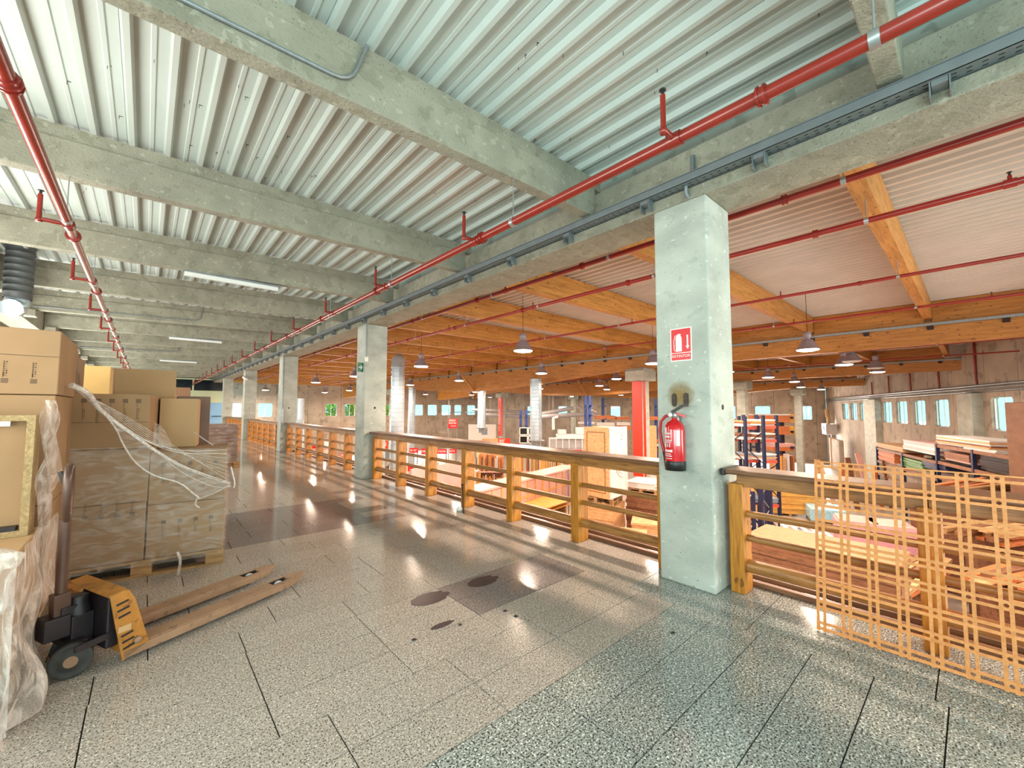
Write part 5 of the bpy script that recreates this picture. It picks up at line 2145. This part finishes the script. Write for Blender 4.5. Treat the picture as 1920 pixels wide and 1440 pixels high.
t, c_, w_ = canti(1095, 1113, 30, (4.3, 5.0), 'short blue rack frame left of the tall cabinet', 5.7)
t, c_, w_ = canti(972, 992, 34, (3.4, 4.2), 'blue rack frame behind the sample windows', 4.6)
a = atd(1222, 808, 27)
carton(a.x, a.y, HF, math.atan2(CR.y, CR.x), .5, .4, a.z - HF + .35, 'tall pale wooden case between the column and the nearest pillar', m='board_light', tape=False)
a = atd(1063, 822, 29)
carton(a.x, a.y, HF, math.atan2(CR.y, CR.x), .55, .4, a.z - HF + .2, 'orange-brown box left of the tall cabinet', m='board_orange', tape=False)

# racks right of the nearest pillar
t, c_, w_ = canti(1404, 1480, 24, (1.9, 2.6, 3.5, 4.3), 'blue rack with orange board packs right of the nearest pillar', 4.4, 'navy_steel')
packs(c_, 24, ((1407, 1472, 779, 791, 'board_orange', 'thick orange board pack on the highest level, right of the nearest pillar'), (1472, 1480, 776, 792, 'board_yellow', 'pale end pieces beside the highest orange pack'),
               (1438, 1471, 799, 814, 'board_orange', 'second thick orange board pack right of the nearest pillar'), (1471, 1481, 799, 814, 'board_yellow', 'pale end grain of the second orange pack'),
               (1440, 1480, 831, 837, 'board_pink', 'pink sheets on the third level'), (1440, 1478, 837, 844, 'board_orange', 'orange boards under the pink sheets'),
               (1455, 1480, 853, 861, 'board_orange', 'orange boards on the lowest level'), (1407, 1472, 776, 778.6, 'board_white', 'thin white sheets on top of the highest pack')), 'navy', 'board packs right of the nearest pillar')
for i, (pxa, pxb, pyt, dep) in enumerate(((1376, 1407, 795, 16), (1408, 1441, 793, 15.5))):
    a, b2 = atd(pxa, 800, dep), atd(pxb, 800, dep)
    w_ = (b2 - a).length * .9
    h_ = atd(pxa, pyt, dep).z - HF
    rzz = math.atan2(CR.y, CR.x) + .25
    t = rack('pallet_rack', ['left', 'right'][i] + ' bay of salmon-beamed racking right of the nearest pillar', ((a.x + b2.x) / 2, (a.y + b2.y) / 2, HF), rzz, w_, .9, h_ + .3, [h_ * f for f in (.30, .48, .68, .86, .98)], 'navy_steel', 'salmon_steel')
    LV = ['lowest', 'second', 'third', 'fourth', 'top']
    for li, f in enumerate((.30, .48, .68, .86, .98)):
        m_ = ['board_grey', 'board_white', ['board_white', 'board_light', 'board_grey'], ['board_white', 'board_brown'], ['board_white', 'board_orange', 'board_light']][li]
        stack('sheet_stack', 'sheets on the %s level of the %s salmon rack bay' % (LV[li], ['left', 'right'][i]), 'boards', ((a.x + b2.x) / 2, (a.y + b2.y) / 2, HF + h_ * f + .003), rzz, w_ * .92, .9, 4, .055, m_, 'sheets on the salmon racks', None, .03)
# upright boards leaning behind
for i, (px, wpx, m_) in enumerate(((1452, 7, 'board_light'), (1461, 9, 'board_yellow'), (1470, 6, 'board_light'), (1478, 4, 'board_white'), (1484, 3, 'board_brown'), (1488, 3, 'board_orange'))):
    a = atd(px, 905, 23)
    tt = thing('leaning_board', 'upright board in the row beside the plain column, %s from the left' % ORD[i].replace('nearest', 'first'), 'board', (a.x, a.y, HF), math.atan2(CR.y, CR.x), 'upright boards by the plain column')
    MB().box(-wpx / 769 * 23 / 2, -.1, 0, wpx / 769 * 23 / 2, .25, 2.2 - .1 * (i % 3)).build('board_body', m_, tt, local=True)
# tall navy uprights seen through the railing right of the pillar
for i, (px, dep) in enumerate(((1411, 10.8), (1444, 12.4))):
    a = atd(px, 950, dep)
    t = thing('rack_frame', 'navy rack frame with zigzag bracing seen through the right railing, %s' % ['left one', 'right one'][i], 'rack', (a.x, a.y, HF), math.atan2(CR.y, CR.x) + .4, 'navy rack frames')
    for x in (-.4, 0):
        MB().box(x - .05, -.05, 0, x + .05, .05, 2.55).build('upright', 'navy_steel', t, local=True)
    bb = MB()
    for q in range(6):
        s_ = 1 if q % 2 else -1
        bb.bar((-.2 - .2 * s_, 0, .1 + q * .4), (-.2 + .2 * s_, 0, .5 + q * .4), .025, .025)
    bb.build('bracing', 'galv', t, local=True)
stack('plank_stack', 'row of long yellow planks on the floor behind the navy rack frames', 'planks', (atd(1475, 952, 18.5).x, atd(1475, 952, 18.5).y, HF), math.atan2(CR.y, CR.x) - .25, 2.6, .8, 12, .11, 'board_yellow', G, .1, .03, part='plank')
c = P_(1512, 995, -1.9)
t = pallet(c.x, c.y, .5, 1.2, 1.0, 'white slatted pallet beside the orange-topped stack', zb=-2.05, m='board_white')
stack('board_stack', 'grey sheets under the white slatted pallet', 'boards', (c.x, c.y, HF), .5, 1.2, 1.0, 10, .103, 'board_grey', G, .1, .02)
for i, (px, py) in enumerate(((1604, 972), (1668, 980))):
    c = P_(px, py, -1.5)
    tt = thing('hatched_pack', 'pink-and-grey hatched wrapped pack behind the lattice, %s one' % ['left', 'right'][i], 'pack', (c.x, c.y, HF), .3 + .1 * i, 'hatched packs behind the lattice')
    MB().box(-.5, -.45, 0, .5, .45, 1.65).build('pack_body', 'pink_hatch', tt, local=True, bevel=.02)
    MB().box(-.46, -.41, 1.651, .46, .41, 1.70).build('top_sheet', 'board_pink', tt, local=True)
c = P_(1545, 950, -2.6)
tt = thing('blue_wrapped_pack', 'shiny pale blue film-wrapped pack on the hall floor', 'pack', (c.x, c.y, HF), .4)
MB().box(-.7, -.6, .1, .7, .6, .62).build('pack_body', 'blue_wrap', tt, local=True, bevel=.04)
for x in (-.5, 0, .5):
    MB().box(x - .06, -.55, 0, x + .06, .55, .1).build('bearer', 'pallet_wood', tt, local=True)

# right side: racks with sheet stacks and lumber behind the lattice
RWR = math.atan2(RW[1][1] - RW[0][1], RW[1][0] - RW[0][0])
spec = ((1663, 1716, 830, 838, 'board_light', 'light boards on the shelf left of the white and pink pack'), (1716, 1780, 824, 842, ['board_white', 'board_pink'], 'white and pink sheet pack under the right wall windows'),
        (1665, 1697, 844, 861, 'board_orange', 'orange block of boards on the lower right shelf'), (1710, 1752, 857, 873, 'green_wrap', 'green wrapped boards on the lower right shelf'),
        (1785, 1895, 816, 832, ['board_white', 'board_light', 'board_brown'], 'wide sheet stack at right below the bright window'), (1840, 1905, 837, 843, 'board_white', 'thin white sheets at the right edge'),
        (1800, 1850, 847, 862, ['board_brown', 'board_pink'], 'mixed small stacks on the lower right shelf'), (1752, 1800, 862, 876, 'navy_steel', 'dark tarp-covered boards on the lower right shelf'),
        (1872, 1990, 850, 880, 'jack_dark', 'large dark covered block at the right edge'))
WN = Vector((-(RW[1][1] - RW[0][1]), RW[1][0] - RW[0][0], 0)).normalized()
if WN.dot(Vector((20, 15, 0)) - Vector((RW[0][0], RW[0][1], 0))) < 0:
    WN = -WN


def alongwall(px, py, off_=1.6):
    # the point of the sight line on the vertical plane standing off_ in front of the right wall
    A_ = (RW[0][0] + WN.x * off_, RW[0][1] + WN.y * off_)
    B_ = (RW[1][0] + WN.x * off_, RW[1][1] + WN.y * off_)
    s_ = hitw(px, A_, B_)
    L_ = math.hypot(B_[0] - A_[0], B_[1] - A_[1])
    x_ = A_[0] + (B_[0] - A_[0]) * s_ / L_
    y_ = A_[1] + (B_[1] - A_[1]) * s_ / L_
    dd = CR * ((px - 960) / FPX) - CU * ((py - 720) / FPX) + _f
    tt_ = x_ / dd.x
    return Vector((x_, y_, 1.5 + dd.z * tt_)), tt_


for i, (pxa, pxb, pya, pyb, m_, nm_) in enumerate(spec):
    pxb = min(pxb, 1960)
    (a, dep), (b2, d2_) = alongwall(pxa, pyb), alongwall(pxb, pyb + 0)
    b2.z = a.z
    w_ = (b2 - a).length
    h_ = (pyb - pya) / 769 * dep
    n = max(2, min(8, int(h_ / .05)))
    stack('sheet_stack', nm_, 'boards', ((a.x + b2.x) / 2, (a.y + b2.y) / 2, a.z), RWR, w_, 1.0, n, h_ / n, m_, 'sheet stacks along the right wall', None, .03)
for i, (pxa, pxb, pyt, lv) in enumerate(((1662, 1785, 838, (838.5, 862, 885)), (1785, 1990, 833, (833, 864, 892)))):
    pxb = min(pxb, 1962)
    (a, dep), (b2, d2_) = alongwall(pxa, pyt), alongwall(pxb, pyt)
    b2.z = a.z
    c_ = (a + b2) / 2
    w_ = (b2 - a).length
    t = thing('timber_rack', 'brown-beamed storage rack along the right wall, %s part' % ['left', 'right'][i], 'rack', (c_.x, c_.y, HF), RWR, 'racks along the right wall')
    for py in lv:
        z = atd(pxa, py, dep).z - HF
        for y in (-.5, .5):
            MB().box(-w_ / 2, y - .03, z - .12, w_ / 2, y + .03, z - .01).build('beam', 'board_brown', t, local=True)
    for x in (-w_ / 2, 0, w_ / 2):
        for y in (-.5, .5):
            MB().box(x - .05, y - .05, 0, x + .05, y + .05, atd(pxa, pyt, dep).z - HF).build('upright', 'navy_steel', t, local=True)
# leaning boards under the rack, seen just above / through the lattice
rq = random.Random(12)
for i, px in enumerate((1545, 1566, 1587, 1606, 1622, 1638, 1652, 1668)):
    a = atd(px, 905, 19)
    tt = thing('leaning_board', 'leaning plank behind the lattice top edge, %s from the left' % ORD[i].replace('nearest', 'first'), 'board', (a.x, a.y, HF), math.atan2(CR.y, CR.x), 'leaning planks behind the lattice')
    bb = MB()
    h_ = rq.uniform(2.0, 2.7)
    ln = rq.uniform(-.3, .3)
    bb.bar((0, 0, 0.06), (ln, .5, h_), rq.uniform(.12, .3), .05, (0, 1, 0))
    bb.build('plank', ['board_light', 'board_pink', 'board_orange', 'board_brown'][i % 4], tt, local=True)
# loose lumber on trestles behind the lattice
for j, (lx_, ly_, z, rz_, n) in enumerate(((16.6, .5, -.55, -.35, 16), (14.5, -.6, -.95, -.45, 16), (11.6, -.75, -1.15, -.40, 16), (12.3, 1.3, -1.9, -.2, 12))):
    c = Vector((lx_, ly_, z))
    tt = thing('lumber_pile', 'loose pile of long sawn timbers behind the lattice, %s from the top' % ORD[j].replace('nearest', 'first'), 'lumber', (c.x, c.y, HF), rz_, 'lumber piles behind the lattice')
    hh = z - HF
    for x in (-.9, .9):
        MB().box(x - .06, -.5, 0, x + .06, .5, hh - .3).build('trestle', 'board_brown', tt, local=True)
    rq = random.Random(80 + j)
    for k in range(n):
        y = -.45 + (k % 6) * .17
        zz = hh - .29 + (k // 6) * .1
        a_ = rq.uniform(-.09, .09)
        bb = MB()
        bb.bar((-1.7 + rq.uniform(-.3, .3), y - a_, zz + .05 + rq.uniform(0, .05)), (1.7 + rq.uniform(-.4, .4), y + a_, zz + .05 + rq.uniform(0, .08)), .13, .075)
        bb.build('timber', rq.choice(['board_light', 'board_orange', 'board_brown', 'pallet_wood']), tt, local=True)
# floor-standing grey cabinet on the right wall and its hose
s_ = hitw(1565, *RW)
a = RP(s_, -.5, -.2)
t = thing('dust_collector', 'grey filter box with a bent hose in the far right corner', 'machine', (a[0], a[1], HF), RWR)
MB().box(-.8, -.4, 2.6, .8, .4, 3.5).build('filter_box', 'machine_grey', t, local=True, bevel=.03)
for x in (-.7, .7):
    MB().box(x - .05, -.05, 0, x + .05, .05, 2.6).build('leg', 'galv', t, local=True)
MB().tube([(-.2, 0, 3.5), (-.1, 0, 3.9), (-.5, 0, 4.1), (-.7, 0, 4.7)], .13, 8).build('hose', 'cardboard_pale', t, local=True)
MB().lathe([(0, -.43), (.22, -.43), (.22, -.401), (0, -.401)], (0, 0, 3.05), 14, 'y').build('fan_cover', 'board_grey', t, local=True)
a = atd(1566, 850, 32)
t = thing('beige_booth', 'beige booth panel with rounded corner below the filter box', 'panel', (a.x, a.y, HF), RWR)
MB().box(-1.2, 0, 0, 1.2, .3, 2.4).build('panel_face', 'concrete_wall', t, local=True, bevel=.06)
MB().box(-1.35, -.08, 0, -1.1, .3, 2.45).build('side_strip', 'board_light', t, local=True, bevel=.05)
# more low clutter on the hall floor in the middle distance
for i, (px, py, dep, w_, d_, n, m_, nm_) in enumerate(((1040, 846, 24, 2.0, 1.2, 5, 'board_yellow', 'low yellow stack behind the moulding racks'), 
        (920, 822, 30, 1.0, .8, 10, 'board_light', 'low stack between the two red signs'), (1225, 862, 22, 1.6, 1.2, 8, ['board_brown', 'board_light', 'board_white'], 'mixed stack right behind the nearest pillar edge'))):
    a = atd(px, py, dep)
    h_ = max(.5, a.z - HF)
    stack('board_stack', nm_, 'boards', (a.x, a.y, HF), .3 * i, w_, d_, n, h_ / n, m_, 'middle distance stacks', None, .03)
a = atd(1928, 800, 10)
t = thing('wrapped_tower', 'tall brown wrapped pile with pale slats at the right picture edge', 'pile', (a.x, a.y, HF), math.atan2(CR.y, CR.x))
zt_ = atd(1928, 754, 10).z - HF
MB().box(-.20, -.3, 0, .30, .3, zt_).build('wrapped_body', 'cardboard_brown', t, local=True, bevel=.03)
for k in range(16):
    MB().box(-.05, -.34, zt_ - .08 - k * .035, .28, -.302, zt_ - .06 - k * .035).build('slat', 'board_white', t, local=True)
a, b2 = at(869, 962, z=0), at(867, 909, x=3.66)
t = thing('black_stick', 'thin black stick leaning on the fourth railing post', 'stick', (a.x, a.y, 0))
MB().tube([(a.x, a.y, .003), tuple(b2)], .009, 8).build('rod', 'black', t)
MB().lathe([(0, 0), (.02, .004), (.02, .02), (0, .024)], tuple(b2 - Vector((0, 0, .012))), 10).build('knob', 'jack_dark', t)
a = at(861, 958, z=0)
tag(MB().lathe([(0, .001), (.035, .001), (.05, .03), (.03, .06), (0, .065)], (a.x, a.y, 0), 9).build('crumpled_paper', 'sign_white'), 'small crumpled white paper by the black stick', 'paper')
for i, (px, py, r) in enumerate(((947, 1146, .012), (967, 1156, .014), (863, 1172, .010), (1262, 1187, .012), (777, 1200, .013))):
    a = at(px, py, z=0)
    bb = MB()
    bb.lathe([(0, .0005), (r, .001), (r * 1.3, .004), (r * .5, .008), (0, .009)], (a.x, a.y, 0), 7)
    tag(bb.build('debris', 'jack_dark'), 'small dark crumb on the granite floor, %s from the left' % ['fourth', 'fifth', 'third', 'rightmost', 'first'][i], 'debris', 'crumbs on the floor')
bb = MB()
bb.box(3.60, 1.40, .955, 3.94, 1.432, 1.012)
bb.build('end_cap', 'black_plastic', bpy.data.objects['wooden_railing'], bevel=.008)
